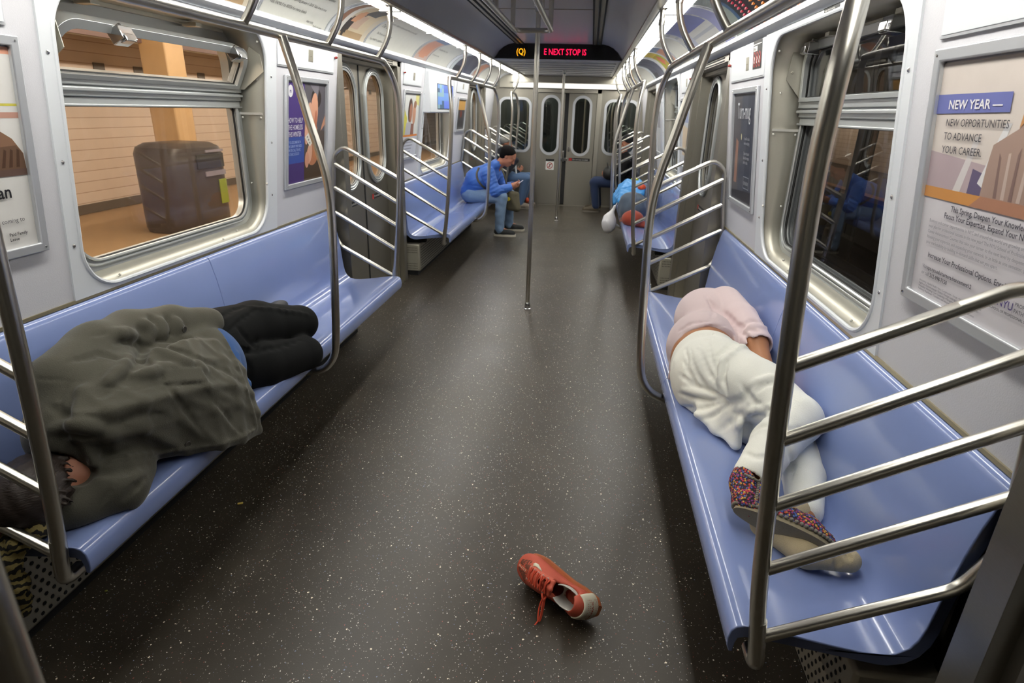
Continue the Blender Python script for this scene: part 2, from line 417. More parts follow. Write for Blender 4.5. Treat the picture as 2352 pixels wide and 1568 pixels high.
# ------------------------------------------------------------------ windows
FX = 1.47
def window(num, s, wa, wb, open_sash):
    r = sroot(f'window_{num}', (s*FX, (wa+wb)/2, 1.0))
    G = GLASS_L if s < 0 else GLASS_R
    # steel reveal between panel and frame
    m = MB(); A = rrect(wa, wb, .945, 1.985, .17, 10); B = rrect(wa+.01, wb-.002, .985, 1.972, .13, 10)
    m.loft([[(s*(WX(z)+.001), y, z) for y, z in A], [(s*FX, y, z) for y, z in B]], True, False)
    rv = m.build('reveal', STEELH, r)
    sd = rv.modifiers.new('thickness', 'SOLIDIFY'); sd.thickness = .004; sd.offset = 0
    m = MB()
    m.bx(s*1.34, s*1.465, wb-.010, wb-.003, 1.564, 1.576)
    for (x, y, z) in ((1.35, wb-.008, 1.55), (1.455, wb-.008, 1.55), (1.35, wb-.008, 1.74), (1.36, wb-.01, 1.2), (1.45, wb-.01, 1.2), (1.41, wb-.1, .965), (1.41, wb-.42, .962), (1.41, wa+.2, .962), (1.435, wb-.25, .973), (1.30, wb-.05, 1.92)):
        m.lathe([(.006, 0), (.005, .003), (.002, .0045)], (s*x, y, z), (0, -1, .4), 8)
    m.build('rivets', RIVET, r)
    # aluminium frame
    m = MB(); f = fmx(s, FX); out = B
    low = rrect(2.02-1.945+wa, wb-.065, 1.03, 1.6, .10, 8)
    low = [(y, (1.6 if z > 1.5 else z)) if z < 1.55 else ((wb-.065) if y > (wa+wb)/2 else wa+.075, 1.6) for y, z in low]
    dd = []
    for p in low:
        if not dd or math.hypot(p[0]-dd[-1][0], p[1]-dd[-1][1]) > 1e-5: dd.append(p)
    low = dd
    up = rrect(wa+.075, wb-.065, 1.70, 1.915, .11, 8)
    up = [(y, z) for y, z in up if z > 1.8115]+[(wa+.075, 1.70), (wb-.065, 1.70)]
    ZS = 1.65
    o1 = [p for p in out if p[1] < ZS]; o2 = [p for p in out if p[1] >= ZS]
    i0 = max(range(len(o1)), key=lambda i: math.hypot(o1[i][0]-o1[i-1][0], o1[i][1]-o1[i-1][1]) if abs(o1[i][0]-o1[i-1][0]) > .5 and o1[i][1] > 1.05 and o1[i-1][1] > 1.05 else -1)
    o1 = o1[i0:]+o1[:i0]; o1 = [(o1[0][0], ZS)]+o1+[(o1[-1][0], ZS)]
    o2 = [(wb-.002, ZS)]+o2+[(wa+.01, ZS)]
    m.plate(o1, [low[::-1]], f, -.005, .04); m.plate(o2, [up[::-1]], f, -.005, .04)
    for (ins, d) in ((.018, -.012), (.036, -.018)):
        lo = [(wb-.065+.04-ins, 1.6), (wa+.075-.04+ins, 1.6)]
        bot = rrect(wa+.075-.04+ins, wb-.065+.04-ins, 1.03-.04+ins, 1.62, .12, 8)
        bot = [p for p in bot if p[1] < 1.5]
        m.tube([(s*(FX+d+.006), y, z) for y, z in [(wa+.075-.04+ins, 1.6)]+bot+[(wb-.065+.04-ins, 1.6)]], .0065, 6)
    m.build('window_frame', ALU, r, bevel=.003)
    m = MB()
    gk = [(y, z) for y, z in low]
    m.tube([(s*(FX+.004), y, z) for y, z in gk+gk[:1]], .006, 6, False)
    m.build('gasket', BLACK, r)
    m = MB()
    m.bx(s*(FX-.028), s*(FX+.02), wa+.012, wb-.012, 1.672, 1.702); m.bx(s*(FX-.02), s*(FX+.02), wa+.012, wb-.012, 1.632, 1.668)
    m.bx(s*(FX-.034), s*(FX+.02), wa+.012, wb-.012, 1.650, 1.664); m.bx(s*(FX-.010), s*(FX+.02), wa+.012, wb-.012, 1.598, 1.63); m.bx(s*(FX-.022), s*(FX+.02), wa+.012, wb-.012, 1.596, 1.606)
    m.build('transom', ALU, r, bevel=.003)
    m = MB(); m.plate([(y, z) for y, z in low], [], fmx(s, FX), .014, .020); m.build('pane', G, r)
    # hopper sash, hinged at the transom
    th = math.radians(27 if open_sash else 4)
    def fs(u, v, d):   # v measured up the sash
        return (s*(FX-.012-math.sin(th)*v+d*math.cos(th)), u, 1.702+math.cos(th)*v+d*math.sin(th)*.9)
    H = .214 if open_sash else .25
    so = rrect(wa+.075, wb-.045, 0, H, .10, 10); so = [p for p in so if p[1] > H-.102]+[(wa+.075, 0), (wb-.045, 0)]
    si = rrect(wa+.110, wb-.078, .018, H-.034, .075, 10); si = [p for p in si if p[1] > H-.034-.077]+[(wa+.110, .018), (wb-.078, .018)]
    m = MB(); m.plate(so, [si[::-1]], fs, -.030, .030); h = m.build('sash', ALU, r, bevel=.004)
    m = MB(); m.plate(si, [], fs, .004, .009)
    q = m.build('sash_pane', GLASS_S if open_sash else G, h)
    m = MB(); m.tube([fs(u, v, -.006) for u, v in si+si[:1]], .005, 6, False); m.build('sash_gasket', BLACK, h)
    for yy in (wa+.37, wb-.20):
        m = MB(); c0 = fs(yy, H-.03, -.045)
        R = Matrix.Rotation(s*th, 3, 'Y')
        m.box(c0, (.055, .075, .052), R)
        m.box((c0[0]-s*.03, c0[1]-.012, c0[2]-.02), (.03, .05, .006), R); m.box((c0[0]-s*.04, c0[1]-.012, c0[2]-.006), (.006, .05, .03), R)
        m.box((c0[0], c0[1]-.01, c0[2]+.03), (.02, .012, .02), R)
        m.build('latch', CHROME, r, bevel=.003)
    for yy in (wa+.036, wb-.032):      # slotted guide plates at the sash ends
        m = MB(); P = [(0, 0), (.10, .23), (.155, .19), (.165, .10), (.045, .0)] if open_sash else [(0, 0), (.10, .12), (.085, .30), (.02, .33), (-.02, .2)]
        m.plate(P, [], lambda u, v, d: (s*(FX-.012-u), yy+d, 1.69+v*.9), -.0015, .0015)
        m.lathe([(.007, 0), (.005, .006)], (s*(FX-.09), yy-.002, 1.83), (0, -1, 0), 8)
        m.build('guide_plate', STEELH, r)
    m = MB(); m.bx(s*(FX-.02), s*(FX+.03), wa+.1, wb-.1, 1.955, 1.975)
    for k in range(2): m.bx(s*(FX-.09), s*(FX-.02), wa+.3+k*.62, wa+.345+k*.62, 1.945, 1.962)
    m.build('head_catch', STEELH, r, bevel=.002)
    return r
window(1, -1, *WIN[0], True); window(2, 1, *WIN[0], False)
window(3, -1, *WIN[1], False); window(4, 1, *WIN[1], False)

# ------------------------------------------------------------------ side doors
def side_door(num, s, yc):
    r = sroot(f'door_{num}', (s*1.42, yc, 0))
    m = MB()
    for k in (-1, 1):
        a, b = yc+k*.635, yc+k*.725
        m.bx(s*1.29, s*1.45, min(a, b), max(a, b), 0, 2.03); m.bx(s*1.335, s*1.45, min(a, b)+(-.03 if k > 0 else .06), max(a, b)-(.06 if k > 0 else -.03), 0, 2.0)
        for z in [.2+.28*i for i in range(7)]: m.lathe([(.006, 0), (.003, .004)], (s*1.335, yc+k*.63, z), (-s, 0, 0), 8)
    m.build('post', DARKSTEEL, r, bevel=.004)
    m = MB(); m.bx(s*1.29, s*1.45, yc-.72, yc+.72, 1.955, 2.03); m.bx(s*1.36, s*1.45, yc-.64, yc+.64, 1.925, 1.956)
    m.build('header', DARKSTEEL, r, bevel=.004)
    m = MB()
    for k in range(3): m.bx(s*1.287, s*1.30, yc-.5, yc+.5, 1.965+k*.018, 1.972+k*.018)
    m.build('header_grille', DARK, r)
    m = MB(); m.bx(s*1.30, s*1.5, yc-.635, yc+.635, 0, .012); m.build('threshold', STEEL, r)
    for k in (-1, 1):
        a, b = (yc-.632, yc-.006) if k < 0 else (yc+.006, yc+.632); mid = (a+b)/2
        hole = rrect(mid-.19, mid+.19, 1.035, 1.875, .185, 10)
        m = MB(); m.plate(rect(a, b, .014, 1.93), [hole[::-1]], fmx(s, 1.42), 0, .032)
        lf = m.build('leaf', DARKSTEEL, r, bevel=.003)
        m = MB(); ring = rrect(mid-.235, mid+.235, .99, 1.92, .225, 10)
        m.plate(ring, [rrect(mid-.185, mid+.185, 1.04, 1.87, .18, 10)[::-1]], fmx(s, 1.42), -.014, .004)
        for ins in (.012, .03):
            lp = rrect(mid-.235+ins, mid+.235-ins, .99+ins, 1.92-ins, .225-ins, 12)
            m.tube([(s*(1.405), y, z) for y, z in lp+lp[:1]], .006, 6, False)
        m.build('pane_frame', ALU, lf, bevel=.003)
        m = MB(); lp = rrect(mid-.188, mid+.188, 1.037, 1.873, .183, 10); m.tube([(s*1.416, y, z) for y, z in lp+lp[:1]], .006, 6, False); m.build('gasket', BLACK, lf)
        m = MB(); m.plate(hole, [], fmx(s, 1.42), .012, .018); m.build('pane', GLASS_D, lf)
        # do not lean on door sticker
        U = (0, 1 if s < 0 else -1, 0); u0 = mid-.15 if s < 0 else mid+.15
        m = MB(); poly(m, rect(0, .30, 0, .042), (s*1.4195, u0, .862), U, (0, 0, 1), .001, 0); poly(m, rect(.0, .04, 0, .042), (s*1.4195, u0, .862), U, (0, 0, 1), .0014, 1)
        letters(m, 'Do not lean on door', (s*1.4195, u0+U[1]*.05, .874), U, (0, 0, 1), .028, lift=.0018, mi=2, sx=.92)
        m.build('sticker', [pm('sticker_black', (28, 28, 28), .5), pm('sticker_red', (170, 45, 40), .5), pm('sticker_white', (225, 225, 220), .5)], lf)
    m = MB(); m.bx(s*1.415, s*1.45, yc-.012, yc+.012, .014, 1.93); m.build('seal', BLACK, r, bevel=.004)
k = 1
for i, yc in enumerate((.355, 4.995, 9.64)):
    for s in (-1, 1): side_door(k, s, yc); k += 1

# ------------------------------------------------------------------ end wall with its sliding doors
w = MB(); fe = lambda u, v, d: (u, YF+d, v)
w.plate(rect(-1.45, 1.45, 0, 2.3), [rect(-.52, .52, -.0, 1.95)[::-1]] and [[(-.52, .001), (.52, .001), (.52, 1.95), (-.52, 1.95)], rrect(-1.17, -.66, .96, 1.80, .11)[::-1], rrect(.70, 1.21, .96, 1.80, .11)[::-1]], fe, 0, .03)
struct(w.build('wall_end', DARKSTEEL))
for num, (a, b) in ((5, (-1.17, -.66)), (6, (.70, 1.21))):
    r = sroot(f'window_{num}', ((a+b)/2, YF, .96))
    m = MB(); m.plate(rrect(a-.045, b+.045, .915, 1.845, .14), [rrect(a, b, .96, 1.80, .11)[::-1]], fe, -.015, 0); m.build('window_frame', ALUW, r, bevel=.004)
    m = MB(); m.plate(rrect(a, b, .96, 1.80, .11), [], fe, .01, .016); m.build('pane', glass('end_glass', (.78, .82, .80), 1.7, dirt_haze=.008, dirt_haze_col=(120, 125, 120)), r)
r = sroot('door_7', (0, YF, 0))
m = MB()
m.bx(-.60, -.52, YF-.03, YF+.03, 0, 1.99); m.bx(.52, .60, YF-.03, YF+.03, 0, 1.99); m.bx(-.60, .60, YF-.03, YF+.03, 1.93, 1.99); m.build('door_frame', STEEL, r, bevel=.004)
for a, b, side in ((-.515, -.035, -1), (.035, .515, 1)):
    mid = (a+b)/2
    hole = rrect(mid-.13, mid+.13, .93, 1.85, .125, 10)
    m = MB(); m.plate(rect(a, b, .012, 1.925), [hole[::-1]], fe, -.012, .02); lf = m.build('leaf', DARKSTEEL, r, bevel=.003)
    m = MB(); m.plate(rrect(mid-.17, mid+.17, .885, 1.895, .165, 10), [rrect(mid-.128, mid+.128, .932, 1.848, .123, 10)[::-1]], fe, -.028, -.008); m.build('pane_frame', ALUW, lf, bevel=.005)
    m = MB(); m.plate(hole, [], fe, 0, .006); m.build('pane', MATS['end_glass'], lf)
    m = MB(); U = (1, 0, 0)
    if side < 0:
        poly(m, rrect(0, .15, 0, .19, .01, 3), (mid-.05, YF-.013, .63), U, (0, 0, 1), .002, 2); poly(m, rect(0, .15, .15, .19), (mid-.05, YF-.013, .63), U, (0, 0, 1), .0025, 0)
        poly(m, oval(.075, .075, .055, .055), (mid-.05, YF-.013, .63), U, (0, 0, 1), .003, 1); poly(m, oval(.075, .075, .042, .042), (mid-.05, YF-.013, .63), U, (0, 0, 1), .0034, 2)
        poly(m, [(.068, .05), (.082, .05), (.082, .09), (.095, .1), (.055, .1), (.068, .09)], (mid-.05, YF-.013, .63), U, (0, 0, 1), .0038, 0); poly(m, [(.03, .035), (.04, .03), (.12, .115), (.11, .12)], (mid-.05, YF-.013, .63), U, (0, 0, 1), .0042, 1)
    else:
        poly(m, rect(0, .38, 0, .05), (mid-.19, YF-.013, .80), U, (0, 0, 1), .002, 0); poly(m, rect(.004, .06, .004, .046), (mid-.19, YF-.013, .80), U, (0, 0, 1), .0025, 1)
        letters(m, 'Do not lean on door', (mid-.12, YF-.013, .814), U, (0, 0, 1), .033, lift=.003, mi=2)
    m.build('sticker', [MATS['sticker_black'], MATS['sticker_red'], MATS['sticker_white']], lf)
m = MB(); m.bx(-.034, .034, YF-.004, YF+.02, .012, 1.925); m.build('seal', BLACK, r)
m = MB(); m.bx(-.10, .06, YF-.05, YF-.01, .80, .85); m.bx(-.03, .0, YF-.06, YF-.01, .78, .97); m.bx(.06, .09, YF-.05, YF-.01, .96, 1.04); m.build('latch', CHROME, r, bevel=.006)
m = MB(); m.bx(-1.4, 1.4, YF-.004, YF+.002, 0, .03); m.build('threshold', STEEL, r)
# header over the end doors with an emissive white strip
m = MB(); m.bx(-1.2, 1.2, YF-.05, YF, 1.99, 2.2); struct(m.build(f'trim_{n}', STEEL, bevel=.01)); n += 1
r = thing('ceiling_light', 'long glowing white strip across the wall above the end doors', 'ceiling light', (0, YF-.09, 2.02))
m = MB(); m.loft([[(x, YF-.055, 2.0), (x, YF-.10, 2.025), (x, YF-.11, 2.055), (x, YF-.055, 2.08)] for x in (-.95, .95)]); m.build('lens', pm('end_glow_strip', (255, 252, 244), .4, emit=(255, 250, 240), power=1.1), r)
m = MB(); m.bx(-1.0, 1.0, YF-.12, YF-.05, 2.08, 2.1); m.build('housing', STEEL, r, bevel=.004)
for x, num in ((-1.21, 0), (.62, 1)):
    pass
# rear closure behind the viewer
struct(MB().bx(-1.45, 1.45, YN-.05, YN, 0, 2.42).build('wall_rear', DARKSTEEL))

# ------------------------------------------------------------------ benches
UP = [(.881, .366), (.874, .385), (.872, .410), (.877, .434), (.888, .448), (.905, .4535), (.94, .4525), (.985, .447), (1.05, .436), (1.12, .424), (1.19, .4145), (1.235, .413), (1.268, .421), (1.292, .440), (1.307, .470), (1.315, .51), (1.321, .57), (1.328, .64), (1.338, .72), (1.352, .80), (1.366, .86), (1.374, .893), (1.381, .908), (1.391, .915), (1.404, .916)]
DN = [(1.410, .905), (1.401, .86), (1.385, .79), (1.368, .71), (1.358, .63), (1.352, .56), (1.348, .50), (1.340, .455), (1.322, .418), (1.294, .392), (1.258, .380), (1.22, .380), (1.15, .390), (1.06, .402), (.97, .413), (.915, .417), (.898, .412), (.893, .395), (.891, .366)]
def bench_profile(u): return [(x, z) for x, z in UP]+[(x, z) for x, z in DN]
def seat_top(x):      # height of the seat surface at |x|
    for (a, za), (b, zb) in zip(UP[5:], UP[6:]):
        if a <= x <= b: return za+(zb-za)*(x-a)/(b-a)
    return .45
BENCH_PARTS = []
def bench(s, ya, yb, label, halves=2, group='light blue benches'):
    r = thing('bench', label, 'bench', (s*1.1, (ya+yb)/2, .0), group)
    mid = (ya+yb)/2; P = bench_profile(0)
    spans = [(ya, mid-.0015), (mid+.0015, yb)] if halves == 2 else [(ya, yb)]
    for a, b in spans:
        m = MB(); st = [a, a+.004, a+.02]+[a+.02+(b-a-.04)*i/6 for i in range(1, 6)]+[b-.02, b-.004, b]
        rings = []
        cx = sum(p[0] for p in P)/len(P)
        for y in st:
            rings.append([(s*x, y, z) for x, z in P])
        m.loft(rings); m.build('seat_shell', SEAT, r, bevel=.005, angle=60, bseg=3)
    for y in (ya+.12, mid, yb-.12): m = MB(); m.bx(s*1.16, s*1.43, y-.03, y+.03, .335, .385); m.build('bracket', DARK, r)
    return r
bench(-1, Y0, Y1, 'light blue bench on the left under the sleeper in the olive coat')
bench(1, Y0, Y1, 'light blue bench on the right under the sleeper in white trousers')
bench(-1, Y0+4.66, Y1+4.66, 'light blue bench under the seated person in the blue jacket')
bench(1, Y0+4.66, Y1+4.66, 'light blue bench under the sleeper with the rust-red cap')
bench(-1, 10.42, 11.24, 'short light blue bench by the end wall, under the person in the grey beanie', 1)
bench(1, 10.42, 11.24, 'short light blue bench by the end wall, under the person in dark jeans', 1)
# heater boxes under the benches
PERF = pm('perforated_steel', (172, 168, 152), .45, .35)
def heater(s, ya, yb, label):
    r = thing('heater_box', label, 'heater box', (s*1.3, (ya+yb)/2, 0), 'heater boxes under the benches')
    m = MB(); m.bx(s*1.205, s*1.434, ya, yb, .045, .325); m.build('housing', PERF, r, bevel=.012)
    m = MB(); m.bx(s*1.23, s*1.434, ya+.01, yb-.01, .0, .05); m.build('plinth', DARK, r)
    for js in ((0, 1, 2), (7, 8, 9)):
        m = MB()
        for i in range(9):
            for j in js: m.lathe([(.0042, 0), (.0042, .0015)], (s*(1.235+i*.014), ya-.0005, .075+j*.0235), (0, -1, 0), 6)
        m.build('end_perforation', DARK, r)
    m = MB()
    for i in range(int((yb-ya-.1)/.03) if ya < 3 else 40):
        for j in range(9):
            m.lathe([(.007, 0), (.007, .0012)], (s*1.2046, ya+.05+i*.03+(.015 if j % 2 else 0), .07+j*.027), (-s, 0, 0), 6)
    fp = m.build('front_perforation', DARK, r)
    m = MB(); m.bx(s*1.412, s*1.434, ya-.13, ya+.05, .33, .80); m.build('wall_pad', BLACK, r)
    return r
for s, sd in ((-1, 'left'), (1, 'right')):
    heater(s, Y0+.02, Y1-.02, f'grey perforated heater box under the nearest bench on the {sd}')
    heater(s, Y0+4.68, Y1+4.64, f'grey perforated heater box under the second bench on the {sd}')
# sloping grey screens below the wall, door side of the near benches
for s, sd in ((-1, 'left'), (1, 'right')):
    m = MB(); m.plate([(.86, .86), (1.05, .86), (1.05, .0), (.86, .0)], [], fmx(s, 1.42), -.04, .0)
    o = m.build('screen_panel', PAINT, None, bevel=.003); tag(o, f'grey wall panel between the near {sd} door and the bench end', 'panel')

# ------------------------------------------------------------------ stanchion frames with overhead rail
def xs(z):
    T = [(.33, .945), (.45, .935), (.60, .912), (.90, .886), (1.20, .866), (1.50, .850), (1.65, .852), (1.75, .862), (1.85, .886), (1.9, .9)]
    for (a, xa), (b, xb) in zip(T, T[1:]):
        if a <= z <= b: return xa+(xb-xa)*(z-a)/(b-a)
    return .9
def rail_frame(s, ya, yb, label, hangers, mid=True, group='handrail frames over the benches'):
    r = thing('handrail_frame', label, 'handrail', (s*.9, (ya+yb)/2, 0), group)
    pa, pb = ya-.022, yb+.022
    side = lambda y, d: [(s*xs(z), y+d*o, z) for z, o in ((.37, 0), (.6, 0), (.9, 0), (1.2, 0), (1.5, 0), (1.66, .004), (1.76, .022), (1.835, .065), (1.880, .13))]
    path = spline(side(pa, 1)+[(s*.9, pa+.22, 1.897)]+[(s*.9, pa+.22+(pb-pa-.44)*i/4, 1.9) for i in range(1, 4)]+[(s*.9, pb-.22, 1.897)]+side(pb, -1)[::-1], 6)
    foot = lambda y, d: bend([(s*.93, y+d*.045, .40), (s*.944, y, .34), (s*.94, y, .38)], .03)
    m = MB(); m.tube(path, .0192, 16); m.build('rail', TUBE, r)
    for y, d in ((pa, 1), (pb, -1)):
        m = MB(); m.tube(bend([(s*xs(.5), y, .5), (s*.944, y, .352), (s*.944, y+d*.06, .352)], .035), .0196, 16); m.build('foot', TUBE, r)
    if mid:
        ym = (ya+yb)/2
        m = MB(); m.tube(spline([(s*.93, ym, .332), (s*.875, ym, .342), (s*.818, ym, .372), (s*.775, ym, .435), (s*.757, ym, .53), (s*.745, ym, .71), (s*.734, ym, .95), (s*.727, ym, 1.15), (s*.733, ym, 1.29), (s*.758, ym, 1.42), (s*.793, ym, 1.55), (s*.83, ym, 1.70), (s*.882, ym, 1.89)], 8), .0192, 16)
        m.build('center_stanchion', TUBE, r)
    for k, y in enumerate(hangers):
        m = MB(); m.tube(spline([(s*.897, y, 1.905), (s*.866, y, 1.948), (s*.838, y, 1.995), (s*.818, y, 2.045), (s*.808, y, 2.10), (s*.806, y, 2.165), (s*.806, y, 2.2)], 6), .0155, 14)
        m.lathe([(.0185, 0), (.0185, .03), (.0165, .034)], (s*.807, y, 2.105), (0, 0, 1), 14)
        m.lathe([(.03, 0), (.03, .01), (.018, .02)], (s*.806, y, 2.203), (0, 0, -1), 14)
        m.build('hanger', TUBE, r)
    for y in (pa, pb):
        def L(z): return (s*xs(z), y, z)
        m = MB()
        m.tube(bend([L(1.155), (s*1.155, y, 1.302), (s*1.262, y, 1.357), (s*1.334, y, 1.30), (s*1.352, y, 1.10), (s*1.378, y, .90), (s*1.386, y, .765), (s*1.335, y, .655), (s*1.25, y, .61), L(.445)], [.25, .12, .10, .3, .3, .09, .10, .3]), .0148, 14)
        m.build('guard_loop', TUBE, r)
        for za, xb, zb in ((.985, 1.345, 1.243), (.82, 1.360, 1.080), (.645, 1.376, .907)):
            m = MB(); m.tube([L(za), (s*xb, y, zb)], .0146, 14); m.build('guard_bar', TUBE, r)
    return r
HG = [Y0+.42, Y0+1.22, Y0+2.0, Y0+2.76]
rail_frame(-1, Y0, Y1, 'steel handrail frame around the left bench with the olive-coated sleeper', HG)
rail_frame(1, Y0, Y1, 'steel handrail frame around the right bench with the sleeper in white trousers', HG)
HG2 = [y+4.66 for y in HG]
rail_frame(-1, Y0+4.66, Y1+4.66, 'steel handrail frame around the bench of the blue-jacketed person', HG2)
rail_frame(1, Y0+4.66, Y1+4.66, 'steel handrail frame around the bench of the sleeper with the rust-red cap', HG2)
rail_frame(-1, 10.42, 11.30, 'short steel handrail frame by the end wall, left of the end doors', [10.75], False)
rail_frame(1, 10.42, 11.30, 'short steel handrail frame by the end wall, right of the end doors', [10.75], False)
rail_frame(-1, -3.0, -.47, 'steel handrail frame behind the viewer on the left', [-.9, -1.4], False) if False else None

# ------------------------------------------------------------------ floor to ceiling poles, ceiling loop
def pole(x, y, top, label):
    r = thing('grab_pole', label, 'pole', (x, y, 0), 'floor to ceiling poles')
    m = MB(); m.tube([(x, y, .004+(top-.008)*i/12) for i in range(13)], .0185, 20); m.build('pole_tube', TUBE, r)
    m = MB(); m.lathe([(.033, 0), (.033, .006), (.0245, .010), (.0245, .055), (.021, .060)], (x, y, .0), (0, 0, 1), 20); m.build('floor_socket', CHROME, r)
    m = MB(); m.lathe([(.036, 0), (.036, .006), (.025, .010), (.025, .05), (.021, .055)], (x, y, top), (0, 0, -1), 20); m.build('ceiling_socket', CHROME, r)
pole(-.03, .33, 2.36, 'dark steel pole at the lower left corner, close to the viewer')
pole(0, 4.995, 2.36, 'steel floor-to-ceiling pole in the middle of the aisle beyond the near benches')
pole(0, 9.62, 2.195, 'distant steel pole standing in front of the end doors')
r = thing('ceiling_handrail', 'steel loop handrail hanging from the ceiling before the middle pole', 'handrail', (0, 3, 2.15))
m = MB(); lp = bend([(0, .9, 2.145), (-.128, .9, 2.145), (-.128, 4.62, 2.145), (.128, 4.62, 2.145), (.128, .9, 2.145), (0, .9, 2.145)], .055)
m.tube(lp, .0165, 14, False); m.build('loop', TUBE, r)
for y in (1.2, 2.9, 3.72, 4.5):
    for x in (-.128, .128):
        m = MB(); m.cyl((x, y, 2.15), (x, y, 2.358), .0165, 14); m.lathe([(.035, 0), (.035, .006), (.02, .02)], (x, y, 2.36), (0, 0, -1), 14); m.build('hanger', TUBE, r)

# ------------------------------------------------------------------ electronic sign on the step of the ceiling
r = thing('led_sign', 'curved black display on the ceiling step reading (Q) and NEXT STOP IS', 'sign', (0, YSTEP, 2.27))
vs = [(x, z-.0) for x, z in vault[:6]]
sg = [(x-.012, z+.004) for x, z in vs]; sg = sg+[(-x, z) for x, z in sg[::-1]]
m = MB(); m.plate(sg, [], lambda u, v, d: (u, YSTEP+d, v), -.012, .004); m.build('housing', pm('sign_black', (10, 10, 11), .25), r)
m = MB(); m.plate(rect(-.50, .56, 2.222, 2.322), [], lambda u, v, d: (u, YSTEP+d, v), -.016, -.012); m.build('display_window', pm('sign_window', (22, 23, 20), .15), r)
m = MB(); letters(m, 'E NEXT STOP IS', (-.165, YSTEP-.017, 2.243), (1, 0, 0), (0, 0, 1), .092, lift=.001, sx=1, bold=.004)
_w = max(p[0] for p in m.v)+.165; m.v = [(-.165+(p[0]+.165)*.495/_w, p[1], p[2]) for p in m.v]
m.build('red_lettering', pm('led_red', (90, 5, 25), .5, emit=(255, 18, 70), power=2.2), r)
m = MB(); letters(m, '(Q)', (-.49, YSTEP-.017, 2.243), (1, 0, 0), (0, 0, 1), .09, lift=.001, sx=.86, bold=.006)
m.build('amber_lettering', pm('led_amber', (90, 50, 5), .5, emit=(255, 165, 20), power=1.9), r)
m = MB(); m.bx(-.78, .78, YSTEP-.012, YSTEP+.006, 2.178, 2.2); m.build('lower_lip', GREYPAINT, r, bevel=.004)

# ------------------------------------------------------------------ the station on the left, seen through the windows
TILE = bpy.data.materials.new('station_tile'); TILE.use_nodes = True
def _tile():
    nt = TILE.node_tree; N = nt.nodes; L = nt.links; b = N['Principled BSDF']; tc = N.new('ShaderNodeTexCoord'); mp = N.new('ShaderNodeMapping')
    mp.inputs['Rotation'].default_value = (0, PI/2, 0)
    sx = N.new('ShaderNodeSeparateXYZ'); L.new(tc.outputs['Object'], sx.inputs[0])
    cb = N.new('ShaderNodeCombineXYZ'); L.new(sx.outputs['Y'], cb.inputs['X']); L.new(sx.outputs['Z'], cb.inputs['Y'])
    br = N.new('ShaderNodeTexBrick'); br.offset = 0; br.inputs['Color1'].default_value = (*lin(226, 208, 190), 1); br.inputs['Color2'].default_value = (*lin(222, 203, 184), 1); br.inputs['Mortar'].default_value = (*lin(166, 138, 114), 1)
    br.inputs['Scale'].default_value = 1; br.inputs['Mortar Size'].default_value = .006; br.inputs['Brick Width'].default_value = 40; br.inputs['Row Height'].default_value = .15; br.inputs['Mortar Smooth'].default_value = .6
    L.new(cb.outputs[0], br.inputs['Vector']); L.new(br.outputs['Color'], b.inputs['Base Color']); b.inputs['Roughness'].default_value = .4
_tile()
struct(MB().bx(-7.2, -7.0, -6, 30, -.02, 3.2).build('station_wall', TILE))
m = MB(); m.bx(-6.998, -6.98, -6, 30, 0, .13)
for i in range(22): m.bx(-6.998, -6.985, 3+i*.85, 3.22+i*.85, 1.98, 2.12)
struct(m.build('trim_60', pm('station_border', (92, 82, 70), .5)))
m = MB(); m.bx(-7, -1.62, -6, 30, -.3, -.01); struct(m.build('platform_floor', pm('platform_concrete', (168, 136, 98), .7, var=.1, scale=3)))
m = MB(); m.bx(-7, -1.7, -6, 30, 3.1, 3.3); m.bx(-6.6, -5.9, -6, 30, 2.42, 3.1); struct(m.build('station_ceiling', pm('station_ceiling_paint', (196, 198, 186), .6)))
m = MB(); m.bx(-5.95, -5.88, -6, 30, 2.36, 2.62); struct(m.build('trim_61', pm('station_beam', (120, 96, 90), .6)))
for i, y in enumerate((3.2, 8.6, 14.2)):
    m = MB(); m.bx(-5.95, -5.55, y, y+.42, -.01, 3.1)
    o = struct(m.build('station_column', pm('column_paint', (206, 170, 122), .5), bevel=.02))
STL = pm('station_lamp', (255, 240, 220), .5, emit=(255, 240, 222), power=80)
for k in range(6):
    y = -3+k*4.4
    r = thing('platform_lamp', f'fluorescent tube lamp on the platform ceiling outside the left windows, {ORD[k]} along', 'ceiling light', (-3.6, y+2, 3), 'platform ceiling lamps')
    m = MB(); m.bx(-3.68, -3.52, y, y+4.1, 3.0, 3.1); m.build('housing', pm('lamp_housing', (200, 200, 195), .5), r)
    m = MB(); m.cyl((-3.6, y+.05, 2.97), (-3.6, y+4.05, 2.97), .04, 12); m.build('tube', STL, r)
r = thing('litter_bin', 'dark grey domed litter bin with a green sticker, on the platform behind the left window', 'litter bin', (-4.95, 7.75, -.01))
m = MB(); pr = [(0, .0), (.56, 0), (.585, .06), (.585, .98), (.55, 1.06), (.44, 1.11), (.2, 1.125), (0, 1.127)]
BIN = pm('bin_plastic', (64, 58, 56), .35, var=.15, scale=8)
rings = []
for r_, h in pr[1:-1]:
    rings.append([(-4.95+.72*r_*math.copysign(abs(math.cos(a))**.6, math.cos(a)), 7.68+.88*r_*math.copysign(abs(math.sin(a))**.6, math.sin(a)), h) for a in [2*PI*i/28 for i in range(28)]])
m.loft(rings); m.build('bin_body', BIN, r)
m = MB(); m.bx(-4.535, -4.52, 7.40, 7.99, .80, .98); m.build('bin_opening', DARK, r, bevel=.02)
m = MB(); m.bx(-4.53, -4.518, 7.82, 7.98, .32, .64); m.build('green_label', pm('bin_green', (150, 170, 50), .5), r)
